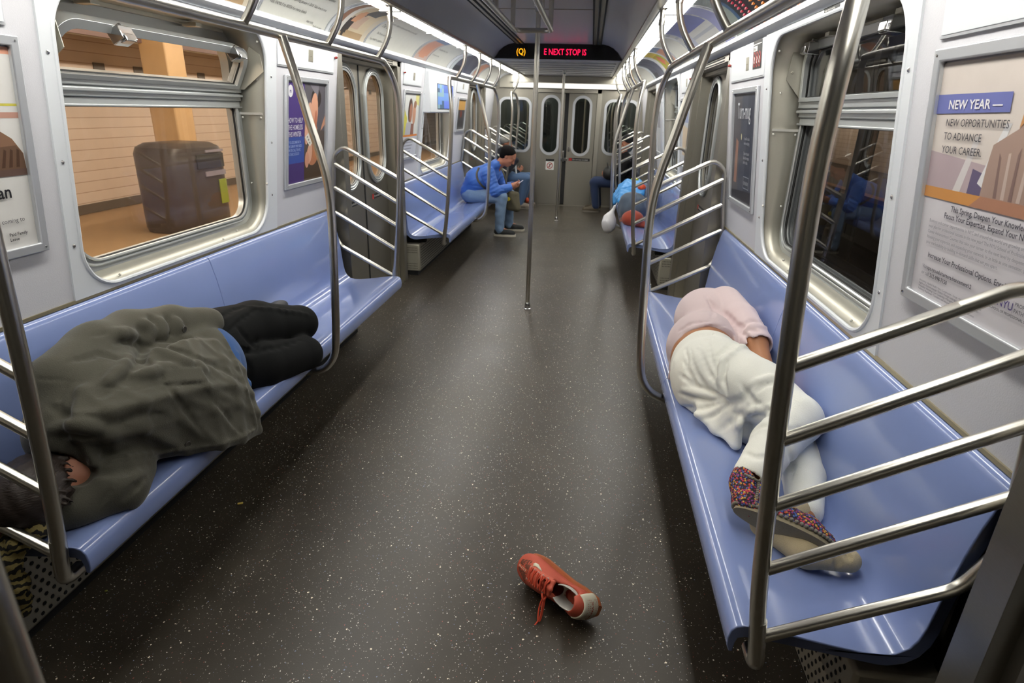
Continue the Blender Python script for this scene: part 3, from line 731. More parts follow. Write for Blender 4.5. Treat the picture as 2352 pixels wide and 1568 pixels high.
m = MB(); m.bx(-4.53, -4.516, 7.55, 7.99, .70, .76); m.bx(-4.53, -4.516, 7.6, 7.99, 1.0, 1.03); m.build('pale_band', pm('bin_band', (150, 146, 160), .4), r)

# ------------------------------------------------------------------ the tracks and far platform on the right
m = MB(); m.bx(1.7, 6.9, -6, 34, -1.4, -1.3); struct(m.build('track_bed', pm('track_ballast', (40, 37, 34), .9, var=.4, scale=4)))
RAILM = pm('rail_steel', (120, 110, 100), .3, 1.)
for i, (x, nm) in enumerate(((3.6, 'nearer running rail'), (5.05, 'further running rail'), (5.9, 'covered power rail'))):
    m = MB(); m.bx(x-.035, x+.035, -6, 34, -1.3, -1.12); m.bx(x-.08, x+.08, -6, 34, -1.3, -1.27)
    o = m.build('track_rail', RAILM); tag(o, f'{nm} of the dark track outside the right windows', 'rail', 'rails of the next track')
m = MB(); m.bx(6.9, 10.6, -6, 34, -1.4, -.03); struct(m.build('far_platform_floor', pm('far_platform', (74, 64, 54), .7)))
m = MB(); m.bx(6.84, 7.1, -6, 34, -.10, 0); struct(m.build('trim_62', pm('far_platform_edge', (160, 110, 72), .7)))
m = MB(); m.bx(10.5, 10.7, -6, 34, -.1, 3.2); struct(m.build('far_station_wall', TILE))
m = MB(); m.bx(6.6, 10.6, -6, 34, 2.55, 2.75); m.bx(6.6, 6.8, -6, 34, 1.85, 2.75); struct(m.build('far_ceiling_and_blocker', pm('far_soffit_and_blocker', (46, 44, 42), .8)))  # dark fascia added to block the lit wall behind the upper sashes
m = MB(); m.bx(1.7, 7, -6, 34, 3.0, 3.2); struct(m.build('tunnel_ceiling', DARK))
for k in range(9):
    y = 1.5+k*3.1
    m = MB(); m.bx(6.0, 6.04, y-.13, y+.13, -1.3, 3.0); m.bx(6.26, 6.3, y-.13, y+.13, -1.3, 3.0); m.bx(6.04, 6.26, y-.015, y+.015, -1.3, 3.0)
    struct(m.build('tunnel_column', pm('column_black', (30, 32, 38), .5)))
for k in range(5):
    y = -2+k*6.5
    r = thing('platform_lamp', f'fluorescent tube lamp over the far platform outside the right windows, {ORD[k]} along', 'ceiling light', (9.2, y+2, 2.5), 'far platform lamps')
    m = MB(); m.bx(9.1, 9.3, y, y+4.4, 2.48, 2.55); m.build('housing', MATS['lamp_housing'], r)
    m = MB(); m.cyl((9.2, y+.05, 2.45), (9.2, y+4.3, 2.45), .035, 10); m.build('tube', pm('far_lamp', (255, 240, 220), .5, emit=(255, 230, 200), power=22), r)
# next car, seen through the end windows
m = MB(); m.bx(-1.4, 1.4, 18, 18.1, 0, 2.3); m.bx(-1.45, -1.4, 12.2, 18, 0, 2.3); m.bx(1.4, 1.45, 12.2, 18, 0, 2.3); m.bx(-1.4, 1.4, 12.2, 18, 2.25, 2.3); m.bx(-1.4, 1.4, 11.4, 18, -.1, 0)
struct(m.build('next_car_shell', pm('next_car_paint', (84, 87, 84), .5)))
r = thing('grab_pole', 'steel pole inside the next car, seen through the end door glass', 'pole', (.3, 13.2, 0))
m = MB(); m.cyl((.3, 13.2, 0), (.3, 13.2, 2.25), .02, 12); m.build('pole_tube', TUBE, r)
for s, sd in ((-1, 'left'), (1, 'right')):
    o = MB().bx(s*.9, s*.8, 12.4, 17.8, 2.2, 2.22).build('ceiling_light', pm('next_lamp', (255, 250, 240), .5, emit=(245, 250, 240), power=7.)); tag(o, f'{sd} light strip of the next car, beyond the end wall', 'ceiling light')
    o = MB().loft([[(s*x, y, z) for x, z in bench_profile(0)] for y in (13.0, 15.6)]).build('bench', SEAT); tag(o, f'blue bench of the next car on its {sd} side, beyond the end wall', 'bench')

for s, sd in ((-1, 'left'), (1, 'right')):
    rail_frame(s, 13.0, 15.6, f'steel handrail frame of the next car on its {sd} side, beyond the end wall', [13.4, 14.2, 15.0])
m = MB(); m.bx(-.5, .5, 17.95, 18, 0, 1.9); m.bx(-1.3, -.7, 17.95, 18, 1.0, 1.8); m.bx(.7, 1.3, 17.95, 18, 1.0, 1.8); struct(m.build('next_car_windows', pm('next_car_dark', (22, 24, 24), .3)))
m = MB()
for s in (-1, 1):
    for y in (12.6, 16.0): m.bx(s*1.385, s*1.40, y, y+1.2, .1, 1.9)
struct(m.build('next_car_doors', DARKSTEEL))

# ------------------------------------------------------------------ framed adverts on the walls
def ink(r, g, b): return pm(f'ink_{r}_{g}_{b}', (r, g, b), .38, var=.06, scale=14, spec=.3)
COVER = glass('poster_cover', (.98, .98, .98), 1.10, rough=.16)
class Poster:
    def __init__(P, s, ya, yb, za, zb, label, group='framed adverts on the car walls', fw=.03, cover=False):
        P.s = s; P.r = thing('framed_advert', label, 'advert', (s*WX(za), (ya+yb)/2, za), group)
        P.W = yb-ya; P.H = zb-za
        m = MB(); m.plate(rect(ya-fw, yb+fw, za-fw, zb+fw), [rect(ya, yb, za, zb)[::-1]], fmw(s), -.018, -.0005)
        P.frame = m.build('frame', ALUW, P.r, bevel=.004)
        m = MB()
        for y in (ya-fw*.5, yb+fw*.5):
            for z in (za-fw*.5, zb+fw*.5): m.lathe([(.004, 0), (.003, .002)], (s*(WX(z)-.018), y, z), (-s, 0, 0), 8)
        m.build('corner_screws', CHROME, P.frame)
        P.U = Vector((0, -s, 0)) if s > 0 else Vector((0, 1, 0)); P.V = Vector((-s*.1136, 0, 1)).normalized()
        P.o = Vector((s*(WX(za)-.004), yb if s > 0 else ya, za)); P.mats = []; P.m = MB(); P.t = MB(); P.tm = []; P.lv = .0008; P.cover = cover
    def mi(P, c, L):
        k = ink(*c)
        if k not in L: L.append(k)
        return L.index(k)
    def fill(P, pts, c): 
        pts = [(max(0, min(P.W, u)), max(0, min(P.H, v))) for u, v in pts]
        poly(P.m, pts, P.o, P.U, P.V, P.lv, P.mi(c, P.mats)); P.lv += .00012
    def text(P, t, u, v, size, c, sx=1., bold=0., align='LEFT'):
        letters(P.t, t, P.o+P.U*u+P.V*v, P.U, P.V, size, align, sx, .0042, P.mi(c, P.tm), bold)
    def done(P):
        sh = P.m.build('poster', P.mats, P.r)
        if P.t.v: P.t.build('lettering', P.tm, sh)
        if P.cover:
            m = MB(); poly(m, rect(0, P.W, 0, P.H), P.o, P.U, P.V, .008)
            cv = m.build('cover', COVER, P.r); q = cv.modifiers.new('thickness', 'SOLIDIFY'); q.thickness = .0015
        return P.r
GR = [(70, 64, 64), (92, 84, 84), (60, 56, 58)]
# near right: university advert
p = Poster(1, 1.165, 1.741, 1.195, 1.767, 'framed advert reading NEW YEAR, orange band and fine print, nearest on the right wall')
A = lambda y_u: y_u-.039; Zz = lambda z: (z-1.195)*1.0064
p.fill(rect(0, p.W, 0, p.H), (214, 210, 214)); p.fill(rect(0, p.W, Zz(1.46), p.H), (214, 204, 196))
p.fill([(0, Zz(1.47)), (.2, Zz(1.47)), (.24, Zz(1.54)), (0, Zz(1.56))], (182, 164, 168)); p.fill([(.12, Zz(1.47)), (.15, Zz(1.47)), (.2, Zz(1.6)), (.18, Zz(1.6))], (214, 208, 206))
p.fill([(.18, Zz(1.47)), (.235, Zz(1.47)), (.245, Zz(1.52)), (.19, Zz(1.53))], (104, 94, 122)); p.fill([(.215, Zz(1.5)), (.24, Zz(1.49)), (.30, Zz(1.63)), (.28, Zz(1.63))], (224, 222, 222))
p.fill([(.232, Zz(1.47)), (.5, Zz(1.47)), (.5, Zz(1.66)), (.36, Zz(1.66)), (.325, Zz(1.62)), (.25, Zz(1.585)), (.24, Zz(1.54))], (168, 142, 130))
for k in range(6): p.fill([(.28+k*.026, Zz(1.475)), (.292+k*.026, Zz(1.475)), (.285+k*.03, Zz(1.56+.012*(k % 3))), (.277+k*.03, Zz(1.57))], (196, 176, 166) if k % 2 else (132, 108, 102))
p.fill([(.325, Zz(1.62)), (.345, Zz(1.64)), (.36, Zz(1.72)), (.34, Zz(1.70))], (196, 142, 92)); p.fill(rect(.40, .52, Zz(1.62), Zz(1.76)), (196, 170, 150))
p.fill(rect(0, p.W, Zz(1.447), Zz(1.474)), (206, 146, 84)); p.fill([(.2, Zz(1.447)), (p.W, Zz(1.447)), (p.W, Zz(1.474)), (.24, Zz(1.474))], (176, 128, 104))
p.fill([(0, Zz(1.648)), (A(.325), Zz(1.652)), (A(.325), Zz(1.692)), (0, Zz(1.692))], (112, 118, 178))
p.text('NEW YEAR \u2014', A(.092), Zz(1.659), .0285, (236, 234, 236), 1.16, .018)
for t, z in (('NEW OPPORTUNITIES', 1.620), ('TO ADVANCE', 1.589), ('YOUR CAREER.', 1.558)): p.text(t, A(.092), Zz(z), .0245, (58, 56, 62), .985)
INK = (62, 60, 72); IN2 = (112, 110, 122)
p.text('This Spring, Deepen Your Knowledge,', A(.174), Zz(1.425), .0195, INK, .98, .012); p.text('Focus Your Expertise, Expand Your Network', A(.15), Zz(1.406), .0195, INK, .98, .012)
for i, t in enumerate(('Business and career opportunities in NYC and around the world are growing and changing. What is', 'your plan for professional success in the new year? The NYU School of Professional Studies offers', 'Career Advancement Courses that take your career to the next level by deepening your knowledge,', 'focusing your expertise, and expanding your network. In as little as one semester, you can enhance', 'your marketability by building in-demand skills that set you apart.')):
    p.text(t, A(.087), Zz(1.387-.0138*i), .0118, IN2, .96)
p.text('Increase Your Professional Options. Enroll Now.', A(.105), Zz(1.298), .019, INK, .98, .012)
p.text('Visit', A(.087), Zz(1.266), .0145, IN2); p.text('sps.nyu.edu/careeradvancement12', A(.112), Zz(1.266), .0145, INK, .98, .015); p.text('or call', A(.087), Zz(1.249), .0145, IN2); p.text('212-998-7150', A(.128), Zz(1.249), .0145, INK, 1, .015)
for i, t in enumerate(('Accounting \u2022 Applied Health \u2022 Arts \u2022 Construction \u2022 Design \u2022 Educational Test Preparation', 'English as a Second Language \u2022 Finance \u2022 Foreign Languages \u2022 Fundraising \u2022 Global Affairs', 'Hospitality \u2022 Marketing \u2022 Law \u2022 Leadership \u2022 Management \u2022 Marketing \u2022 Public', 'Publishing \u2022 Real Estate \u2022 Translation and Interpreting \u2022 Writing and Communication')):
    p.text(t, A(.083), Zz(1.229-.0078*i), .0078, IN2, .96)
p.fill(rect(A(.383), A(.402), Zz(1.259), Zz(1.283)), (74, 58, 128)); p.fill([(A(.391), Zz(1.262)), (A(.394), Zz(1.262)), (A(.394), Zz(1.270)), (A(.3985), Zz(1.276)), (A(.3925), Zz(1.280)), (A(.3865), Zz(1.276)), (A(.391), Zz(1.270))], (222, 218, 230))
p.text('NYU', A(.406), Zz(1.260), .025, (74, 58, 128), 1.0, .008); p.fill(rect(A(.456), A(.4567), Zz(1.255), Zz(1.283)), IN2); p.text('PROFESSIONAL', A(.462), Zz(1.273), .0125, INK); p.text('PATHWAYS', A(.462), Zz(1.259), .0125, INK); p.text('SCHOOL OF PROFESSIONAL STUDIES', A(.383), Zz(1.247), .0088, INK, 1, .01)
p.done()
# near left: family leave advert
p = Poster(-1, 1.20, 1.775, 1.170, 1.765, 'framed advert with brown picture and words Paid Family Leave, at the left edge')
p.fill(rect(0, p.W, 0, p.H), (226, 224, 220)); p.fill(rect(0, p.W, .575, p.H), (222, 160, 134)); p.fill(rect(0, p.W, .43, .437), (214, 204, 90)); p.fill(rect(0, p.W, .395, .412), (196, 150, 134))
p.fill([(.2, .24), (.575, .24), (.572, .29), (.54, .335), (.50, .36), (.46, .40), (.40, .41), (.2, .41)], (140, 106, 84)); p.fill([(.42, .24), (.575, .24), (.57, .29), (.55, .315), (.47, .31)], (112, 86, 68))
for k in range(5): p.fill([(.44+.025*k, .25), (.452+.025*k, .25), (.47+.022*k, .30), (.462+.022*k, .305)], (86, 62, 48))
p.fill(rect(0, p.W, .224, .244), (104, 82, 74)); p.text('family you can', .507, .160, .056, (40, 40, 44), .94, .015, 'RIGHT'); p.text('Leave is coming to', .537, .082, .020, (96, 96, 100), 1., 0, 'RIGHT')
p.text('Paid Family', .474, .040, .0145, (36, 36, 40), 1, .012); p.text('Leave', .474, .024, .0145, (36, 36, 40), 1, .012)
p.done()
# left, beyond the first window: help the homeless advert
p = Poster(-1, 3.535, 4.07, 1.165, 1.750, 'framed purple advert reading HOW TO HELP THE HOMELESS THIS WINTER, on the left wall')
p.fill(rect(0, p.W, 0, p.H), (92, 80, 72)); p.fill([(.23, .33), (p.W, .3), (p.W, p.H), (.23, p.H)], (96, 92, 98)); p.fill(oval(.40, .50, .075, .06), (54, 46, 44)); p.fill([(.30, .585), (.42, .5), (.44, .585)], (128, 124, 132)); p.fill([(.23, 0), (.5, 0), (.5, .12), (.23, .14)], (76, 60, 44))
p.fill(oval(.37, .41, .055, .125, rot=-.12), (226, 168, 138)); p.fill(oval(.285, .35, .04, .13, rot=-.22), (224, 172, 146)); p.fill([(.30, .20), (.40, .23), (.42, .32), (.36, .4), (.30, .34)], (216, 156, 124)); p.fill(oval(.39, .34, .02, .09, rot=-.1), (196, 122, 92)); p.fill([(.47, .30), (p.W, .34), (p.W, .40), (.49, .34)], (206, 150, 120))
p.fill(oval(.35, .16, .085, .07), (182, 120, 86)); p.fill(oval(.31, .17, .035, .065, rot=-.2), (216, 166, 140)); p.fill(oval(.42, .17, .06, .05), (190, 124, 84)); p.fill(oval(.27, .13, .03, .05), (206, 150, 124))
p.fill([(.235, .268), (.365, .335), (.40, .265), (.31, .21)], (226, 222, 210))
for a in range(3):
    for b in range(3): p.fill(oval(.272+a*.035+b*.018, .27+a*.016-b*.018, .008, .006, 8), (130, 126, 118))
p.fill(rect(0, .228, 0, p.H), (78, 58, 126)); p.fill(rect(0, .228, .12, .275), (62, 84, 160)); p.fill(rect(0, .228, 0, .12), (72, 52, 112))
p.fill(oval(.042, .535, .032, .034), (228, 226, 232)); p.text('HOW TO HELP', .008, .358, .041, (226, 222, 232), .70, .01); p.text('THE HOMELESS', .008, .318, .041, (226, 222, 232), .70, .01); p.text('THIS WINTER', .008, .278, .041, (226, 222, 232), .70, .01)
for i, t in enumerate(('IF YOU SEE SOMEONE IN', 'THE SUBWAY WHO NEEDS', 'SHELTER, CALL THE NYC', 'HOTLINE 212.533.5151')): p.text(t, .01, .238-.023*i, .022, (170, 186, 226), .68, .008)
p.text('m', .030, .526, .03, (78, 58, 126), 1, .02)
p.done()
# right, beyond the first window
p = Poster(1, 3.53, 4.06, 1.150, 1.752, 'framed dark advert with pale title Turn-mug, beyond the right window')
p.fill(rect(0, p.W, 0, p.H), (70, 74, 86)); p.fill([(0, 0), (.15, 0), (.20, .6), (0, .6)], (84, 82, 86)); p.fill([(.30, 0), (.42, 0), (.46, .6), (.34, .6)], (58, 62, 76)); p.fill([(.05, .10), (.12, .10), (.14, .34), (.08, .36)], (150, 112, 98)); p.fill(oval(.21, .37, .012, .018, 10), (196, 190, 150)); p.fill([(0, 0), (p.W, 0), (p.W, .08), (0, .05)], (48, 48, 54))
p.text('Turn-mug', .10, .47, .125, (196, 200, 206), .62, .005)
for i, t in enumerate(('A new film about', 'where we belong')): p.text(t, .29, .355-.025*i, .026, (168, 172, 180), .7)
for i, t in enumerate(('Opens in theaters', 'this winter season', 'ask for tickets')): p.text(t, .29, .275-.025*i, .026, (168, 172, 180), .7)
p.fill([(.30, .085), (.43, .085), (.43, .155), (.30, .155)], (140, 146, 156)); p.fill([(.305, .09), (.425, .09), (.425, .15), (.305, .15)], (62, 66, 78)); p.text('ON NOW', .32, .108, .03, (180, 184, 190), .8)
p.done()
# by the far benches
p = Poster(-1, 5.86, 6.38, 1.165, 1.750, 'framed advert with two smiling heads on yellow and white, by the second left bench')
p.fill(rect(0, p.W, 0, p.H), (222, 224, 220)); p.fill([(0, .2), (.1, .2), (.14, .36), (.0, .48)], (214, 208, 92)); p.fill([(.40, .5), (p.W, .48), (p.W, .585), (.40, .585)], (220, 214, 140)); p.fill(oval(.23, .43, .075, .115), (86, 66, 58)); p.fill(oval(.25, .41, .05, .09), (176, 124, 100)); p.fill(oval(.37, .40, .06, .10), (206, 156, 128)); p.fill(oval(.39, .49, .05, .035), (150, 108, 84)); p.fill([(.08, .2), (.4, .2), (.36, .3), (.22, .33), (.12, .32)], (188, 188, 194)); p.fill([(.27, .2), (.38, .2), (.38, .31), (.28, .31)], (150, 106, 92)); p.fill(rect(0, p.W, .19, .208), (226, 136, 62)); p.fill(rect(0, p.W, 0, .19), (206, 210, 220))
for k in range(4): p.fill(rect(.05, .4-.03*k, .13-.03*k, .14-.03*k), (150, 152, 164))
p.done()
p = Poster(1, 5.86, 6.38, 1.165, 1.750, 'framed pale advert with blue top, by the second right bench')
p.fill(rect(0, p.W, 0, p.H), (200, 202, 206)); p.fill(rect(0, p.W, .40, p.H), (150, 160, 190)); p.fill([(.05, .1), (.45, .1), (.4, .35), (.1, .38)], (214, 196, 170)); p.done()
p = Poster(-1, 8.30, 8.78, 1.36, 1.735, 'small framed dark advert with an orange top, at the far end of the left wall')
p.fill(rect(0, p.W, 0, p.H), (70, 70, 74)); p.fill(rect(0, p.W, .25, p.H), (196, 150, 80)); p.fill(oval(.24, .2, .07, .05), (120, 60, 50)); p.fill(rect(.1, .4, .02, .12), (50, 50, 54)); p.done()
p = Poster(1, 8.22, 8.72, 1.165, 1.750, 'framed light advert at the far end of the right wall')
p.fill(rect(0, p.W, 0, p.H), (196, 198, 200)); p.fill(rect(.05, .4, .3, .5), (150, 150, 156)); p.done()

# ------------------------------------------------------------------ access panels, latches, stickers
AP = 0
for s, sd in ((-1, 'left'), (1, 'right')):
    for ya, yb, where in ((1.14, 1.78, 'nearest'), (3.43, 4.20, 'just beyond the first window'), (5.80, 6.42, 'by the second bench start'), (8.14, 8.86, 'by the second bench end')):
        r = thing('access_panel', f'white hinged panel high on the {sd} wall, {where}', 'panel', (s*WX(1.83), (ya+yb)/2, 1.83), 'access panels on the car walls')
        m = MB(); m.plate(rect(ya, yb, 1.828, 2.0), [], fmw(s), -.005, -.0005); m.build('flap', PAINT2, r, bevel=.003)
        m = MB(); m.plate(rect(ya, yb, 1.820, 1.826), [], fmw(s), -.007, -.0005); m.build('hinge', ALUW, r)
        yl = (ya+yb)/2+(.03 if s < 0 else -.03)
        m = MB(); m.plate(rect(yl-.03, yl+.03, 1.868, 1.935), [], fmw(s), -.007, -.0045); m.lathe([(.005, 0), (.004, .003)], (s*(WX(1.9)-.007), yl, 1.9), (-s, 0, 0), 8); m.build('latch_plate', pm('latch_metal', (176, 172, 156), .4, .6), r, bevel=.002)
r = thing('warning_sticker', 'black sticker with red rings, high on the right wall by the first panel', 'sticker', (WX(1.9), 3.6, 1.9))
m = MB(); U = Vector((0, -1, 0)); V = Vector((-.1136, 0, 1)).normalized(); o = Vector((WX(1.865)-.0065, 3.66, 1.865))
poly(m, rect(0, .17, 0, .135), o, U, V, .0004, 0); poly(m, rect(0, .17, .115, .12), o, U, V, .0008, 2)
poly(m, rect(.01, .085, .085, .11), o, U, V, .0008, 2)
for k in range(3):
    c = .033+k*.05
    poly(m, oval(c, .045, .026, .038), o, U, V, .0008, 1); poly(m, oval(c, .045, .019, .030), o, U, V, .0011, 0); poly(m, [(c-.012, .03), (c+.002, .025), (c+.012, .05), (c, .062), (c-.008, .05)], o, U, V, .0014, 2)
    poly(m, [(c-.018, .065), (c-.013, .07), (c+.018, .025), (c+.013, .02)], o, U, V, .0017, 1)
letters(m, 'Please', o+U*.012+V*.09, U, V, .02, lift=.0014, mi=0, sx=1)
m.build('printed_sheet', [MATS['sticker_black'], MATS['sticker_red'], MATS['sticker_white']], r)
for s, sd in ((-1, 'left'), (1, 'right')):
    r = thing('window_sticker', f'small black sticker with white words above the first {sd} window', 'sticker', (s*WX(2), 2.55, 1.99))
    U = Vector((0, -s, 0)); V = Vector((-s*.1136, 0, 1)).normalized(); o = Vector((s*(WX(1.9885)-.0078), 2.62 if s > 0 else 2.05, 1.9885)); m = MB()
    poly(m, rect(0, .15, 0, .032), o, U, V, .0004, 0)
    letters(m, 'Do not hold window open', o+U*.008+V*.018, U, V, .0115, lift=.0008, mi=1); letters(m, 'when train is moving', o+U*.008+V*.005, U, V, .0115, lift=.0008, mi=1)
    m.build('printed_sheet', [MATS['sticker_black'], MATS['sticker_white']], r)
    for yy, wh in ((4.262, 'middle'), (5.735, 'farther')):
        r = thing('indicator_lamp', f'small red door indicator knob on the {sd} wall at the {wh} door post', 'lamp', (s*WX(1.93), yy, 1.93))
        m = MB(); m.lathe([(.012, 0), (.012, .004), (.008, .006)], (s*(WX(1.92)-.002), yy+(.06 if yy > 5 else -.05), 1.92), (-s, 0, 0), 12); m.build('bezel', CHROME, r)
        m = MB(); m.lathe([(.008, 0), (.0075, .012), (.004, .018)], (s*(WX(1.92)-.007), yy+(.06 if yy > 5 else -.05), 1.92), (-s, 0, 0), 12); m.build('red_lens', pm('red_lens', (150, 36, 30), .2, coat=.5), r)

# ------------------------------------------------------------------ video screen over the far left window
r = thing('video_screen', 'white boxed screen showing blue picture, high on the left wall over the second window', 'screen', (-1.25, 7.15, 1.6))
m = MB(); m.bx(-1.34, -1.235, 6.56, 7.72, 1.575, 1.985); m.build('housing', PAINT2, r, bevel=.012)
m = MB(); m.bx(-1.232, -1.2345, 6.86, 7.66, 1.615, 1.875); m.build('bezel', DARK, r)
m = MB(); cols = [(96, 130, 186), (70, 96, 170), (120, 150, 160), (60, 84, 110), (88, 110, 190)]
SCRM = [pm(f'screen_{i}', c, .3, emit=c, power=.7) for i, c in enumerate(cols)]
rr = random.Random(3)
for i in range(8):
    for j in range(6): m.bx(-1.2315, -1.232, 6.87+i*.0975, 6.87+(i+1)*.0975, 1.62+j*.0415, 1.62+(j+1)*.0415, [1, 4, 0, 1][(i//3+j//2) % 4] if i > 2 else rr.choice([2, 3, 0]))
m.build('picture', SCRM, r)

# ------------------------------------------------------------------ advert cards in the coves
def card(s, ya, yb, label, paint, texts=(), group='advert cards in the coves'):
    side = -1
    r = thing('advert_card', label, 'advert', (s*1.2, (ya+yb)/2, 2.06), group); W = yb-ya
    def at(u, v, d):
        x, z, n = arc_at(v); y = ya+u if s < 0 else yb-u
        return (s*(x+n.x*d), y, z+n.y*d)
    nu, nv = max(8, int(W/.02)), 15; v0, v1 = .012, ARCLEN-.004; mats = []; m = MB(); idx = []
    vs = [at(W*i/nu, v0+(v1-v0)*j/nv, .003) for i in range(nu+1) for j in range(nv+1)]+[at(W*i/nu, v0+(v1-v0)*j/nv, .0015) for i in range(nu+1) for j in range(nv+1)]
    fs = []; N = (nu+1)*(nv+1)
    for i in range(nu):
        for j in range(nv):
            c = paint((i+.5)/nu, (j+.5)/nv)
            k = ink(*c)
            if k not in mats: mats.append(k)
            q = (i*(nv+1)+j, (i+1)*(nv+1)+j, (i+1)*(nv+1)+j+1, i*(nv+1)+j+1)
            fs += [q, tuple(N+t for t in q[::-1])]; idx += [mats.index(k), 0]
    b = [(i*(nv+1)) for i in range(nu+1)]; 
    for i in range(nu):
        for j in (0, nv): fs.append((i*(nv+1)+j, (i+1)*(nv+1)+j, N+(i+1)*(nv+1)+j, N+i*(nv+1)+j)); idx.append(0)
    for j in range(nv):
        for i in (0, nu): fs.append((i*(nv+1)+j, i*(nv+1)+j+1, N+i*(nv+1)+j+1, N+i*(nv+1)+j)); idx.append(0)
    m.v = vs; m.f = fs; m.mi = idx
    sh = m.build('card', mats, r, angle=80)
    if texts:
        t = MB()
        for (tx, u, v, size, sx) in texts:
            k = MB(); letters(k, tx, (u, v, 0), (1, 0, 0), (0, 1, 0), size, 'LEFT', sx, 0)
            t.add([at(p[0], p[1], .0042) for p in k.v], k.f)
        t.build('lettering', ink(96, 96, 92), sh)
    e = MB()
    for u in (-.012, W+.001): 
        e.loft([[at(u+du, v0+(v1-v0)*j/10, d) for du, d in ((0, .001), (0, .006), (.011, .006), (.011, .001))] for j in range(11)])
    e.build('clip_strip', ALUW, r)
CW = (214, 214, 206)
def plain(u, v): return CW
T1 = (('New York State now has Paid Family Leave.', .05, .235, .036, .9), ('in New York State beginning January 1, 2018. Take time to care', .05, .15, .026, .9), ('Text FAMILY to 80036 for more details', .05, .095, .027, .95), ('NEW YORK', .52, .05, .017, 1), ('Paid Family Leave', .62, .035, .017, 1))
def wedding(u, v):
    if u < .12: return (150, 112, 88)
    if u < .22: return (226, 222, 214)
    if (u-.38)**2*4+(v-.55)**2*1.2 < .035: return (214, 160, 122)
    if (u-.30)**2*5+(v-.30)**2*1.2 < .05: return (72, 66, 62)
    if .42 < u < .75 and v > .62+(u-.42)*.2: return (92, 92, 92)
    if .40 < u < .62 and .25 < v < .62: return (206, 178, 156)
    if u > .85: return (206, 196, 176)
    return (176, 150, 116) if v < .2 else (212, 196, 166)
def peach(u, v):
    if v > .78: return (116, 136, 168)
    return (206, 150, 124) if .15 < u < .85 and v > .1+.3*abs(u-.5) else (196, 176, 168)
def bluedark(u, v):
    if u < .12: return (196, 204, 206)
    return (60, 62, 70) if (v < .25 and u < .5) else (96, 98, 112) if int(u*6+v*3) % 2 else (86, 88, 104)
def redmap(u, v):
    if u < .09: return (138, 146, 140)
    if u < .12: return (62, 88, 120)
    return (46, 46, 50)
def bluead(u, v):
    if .12 < u < .80 and v > .62: return (116, 122, 176)
    if .1 < u < .30: return (176, 180, 198)
    if u > .82: return (150, 152, 190)
    return (196, 196, 194) if int(v*14) % 3 else (166, 170, 178)
def fruit(u, v):
    if u < .25: return (222, 220, 216)
    if (u-.6)**2+(v-.5)**2 < .03: return (214, 116, 96)
    if v > .7: return (226, 200, 80)
    return (178, 186, 76) if int(u*9+v*5) % 3 else (198, 140, 70)
card(-1, 1.45, 2.36, 'white card of fine print in the left cove, first from the viewer', plain, T1)
card(-1, 2.46, 3.14, 'brown picture card in the left cove above the nearest left hanger', wedding)
card(-1, 3.19, 3.98, 'white card reading Text FAMILY, left cove, between two picture cards', plain, T1)
card(-1, 4.06, 4.66, 'wedding picture card in the left cove before the middle door', wedding)
card(-1, 4.69, 5.93, 'long white card with grey heading, over the middle left door', plain, (('now parents deserve time to bond with a new child', .05, .26, .036, .95), ('The law', .05, .20, .05, 1), ('Paid Family Leave in New York', .1, .13, .03, .9), ('Text FAMILY to 80036 for more details', .05, .07, .027, .95)))
card(-1, 5.98, 6.42, 'peach picture card in the left cove, beyond the middle door', peach)
card(-1, 6.44, 7.32, 'pale printed card in the left cove, above the video screen', plain, (('You deserve time to care', .05, .2, .04, .9), ('for the people you love', .05, .12, .03, .9)))
card(-1, 7.50, 8.75, 'dark blue-grey card in the left cove, fourth from the end wall', bluedark)
card(-1, 8.85, 9.35, 'second peach picture card in the left cove, near the end doors', peach)
card(-1, 9.4, 10.9, 'last white card in the left cove, by the end wall', plain)
rr = random.Random(11)
def mapcard(u, v):
    return redmap(u, v)
card(1, 1.9, 3.95, 'dark route card with red and orange dotted lines in the right cove', mapcard)
r = thing('route_lights', 'rows of red and orange dotted lines on the dark route card, right cove', 'display', (1.2, 3.2, 2.06))
for k, (cm, yy0) in enumerate((('red', 3.60), ('red', 3.50), ('amber', 3.36), ('amber', 3.24), ('red', 3.12), ('amber', 2.98), ('amber', 2.84))):
    m = MB()
    for j in range(13):
        v = .03+j*.022; x, z, nn = arc_at(v)
        for q in range(2):
            y = yy0+.02*q+.006*rr.random()-.05*v; c = (x+nn.x*.0045, y, z+nn.y*.0045)
            m.box(c, (.010, .008, .010))
    m.build('dotted_line', pm(f'route_{cm}', (150, 40, 60) if cm == 'red' else (190, 110, 40), .5, emit=(255, 40, 80) if cm == 'red' else (255, 150, 40), power=.16), r)
card(1, 4.02, 5.50, 'blue and grey picture card in the right cove, beyond the dark route card', bluead)
card(1, 5.56, 6.28, 'white card in the right cove just past the middle right door', plain)
card(1, 6.34, 6.80, 'pale pink card in the right cove, before the fruit picture', peach)
card(1, 6.86, 7.55, 'green and yellow fruit picture card in the right cove', fruit)
card(1, 7.62, 8.8, 'grey and white card in the right cove beyond the fruit picture', bluedark)
card(1, 8.88, 10.9, 'last white card in the right cove, by the end wall', plain)

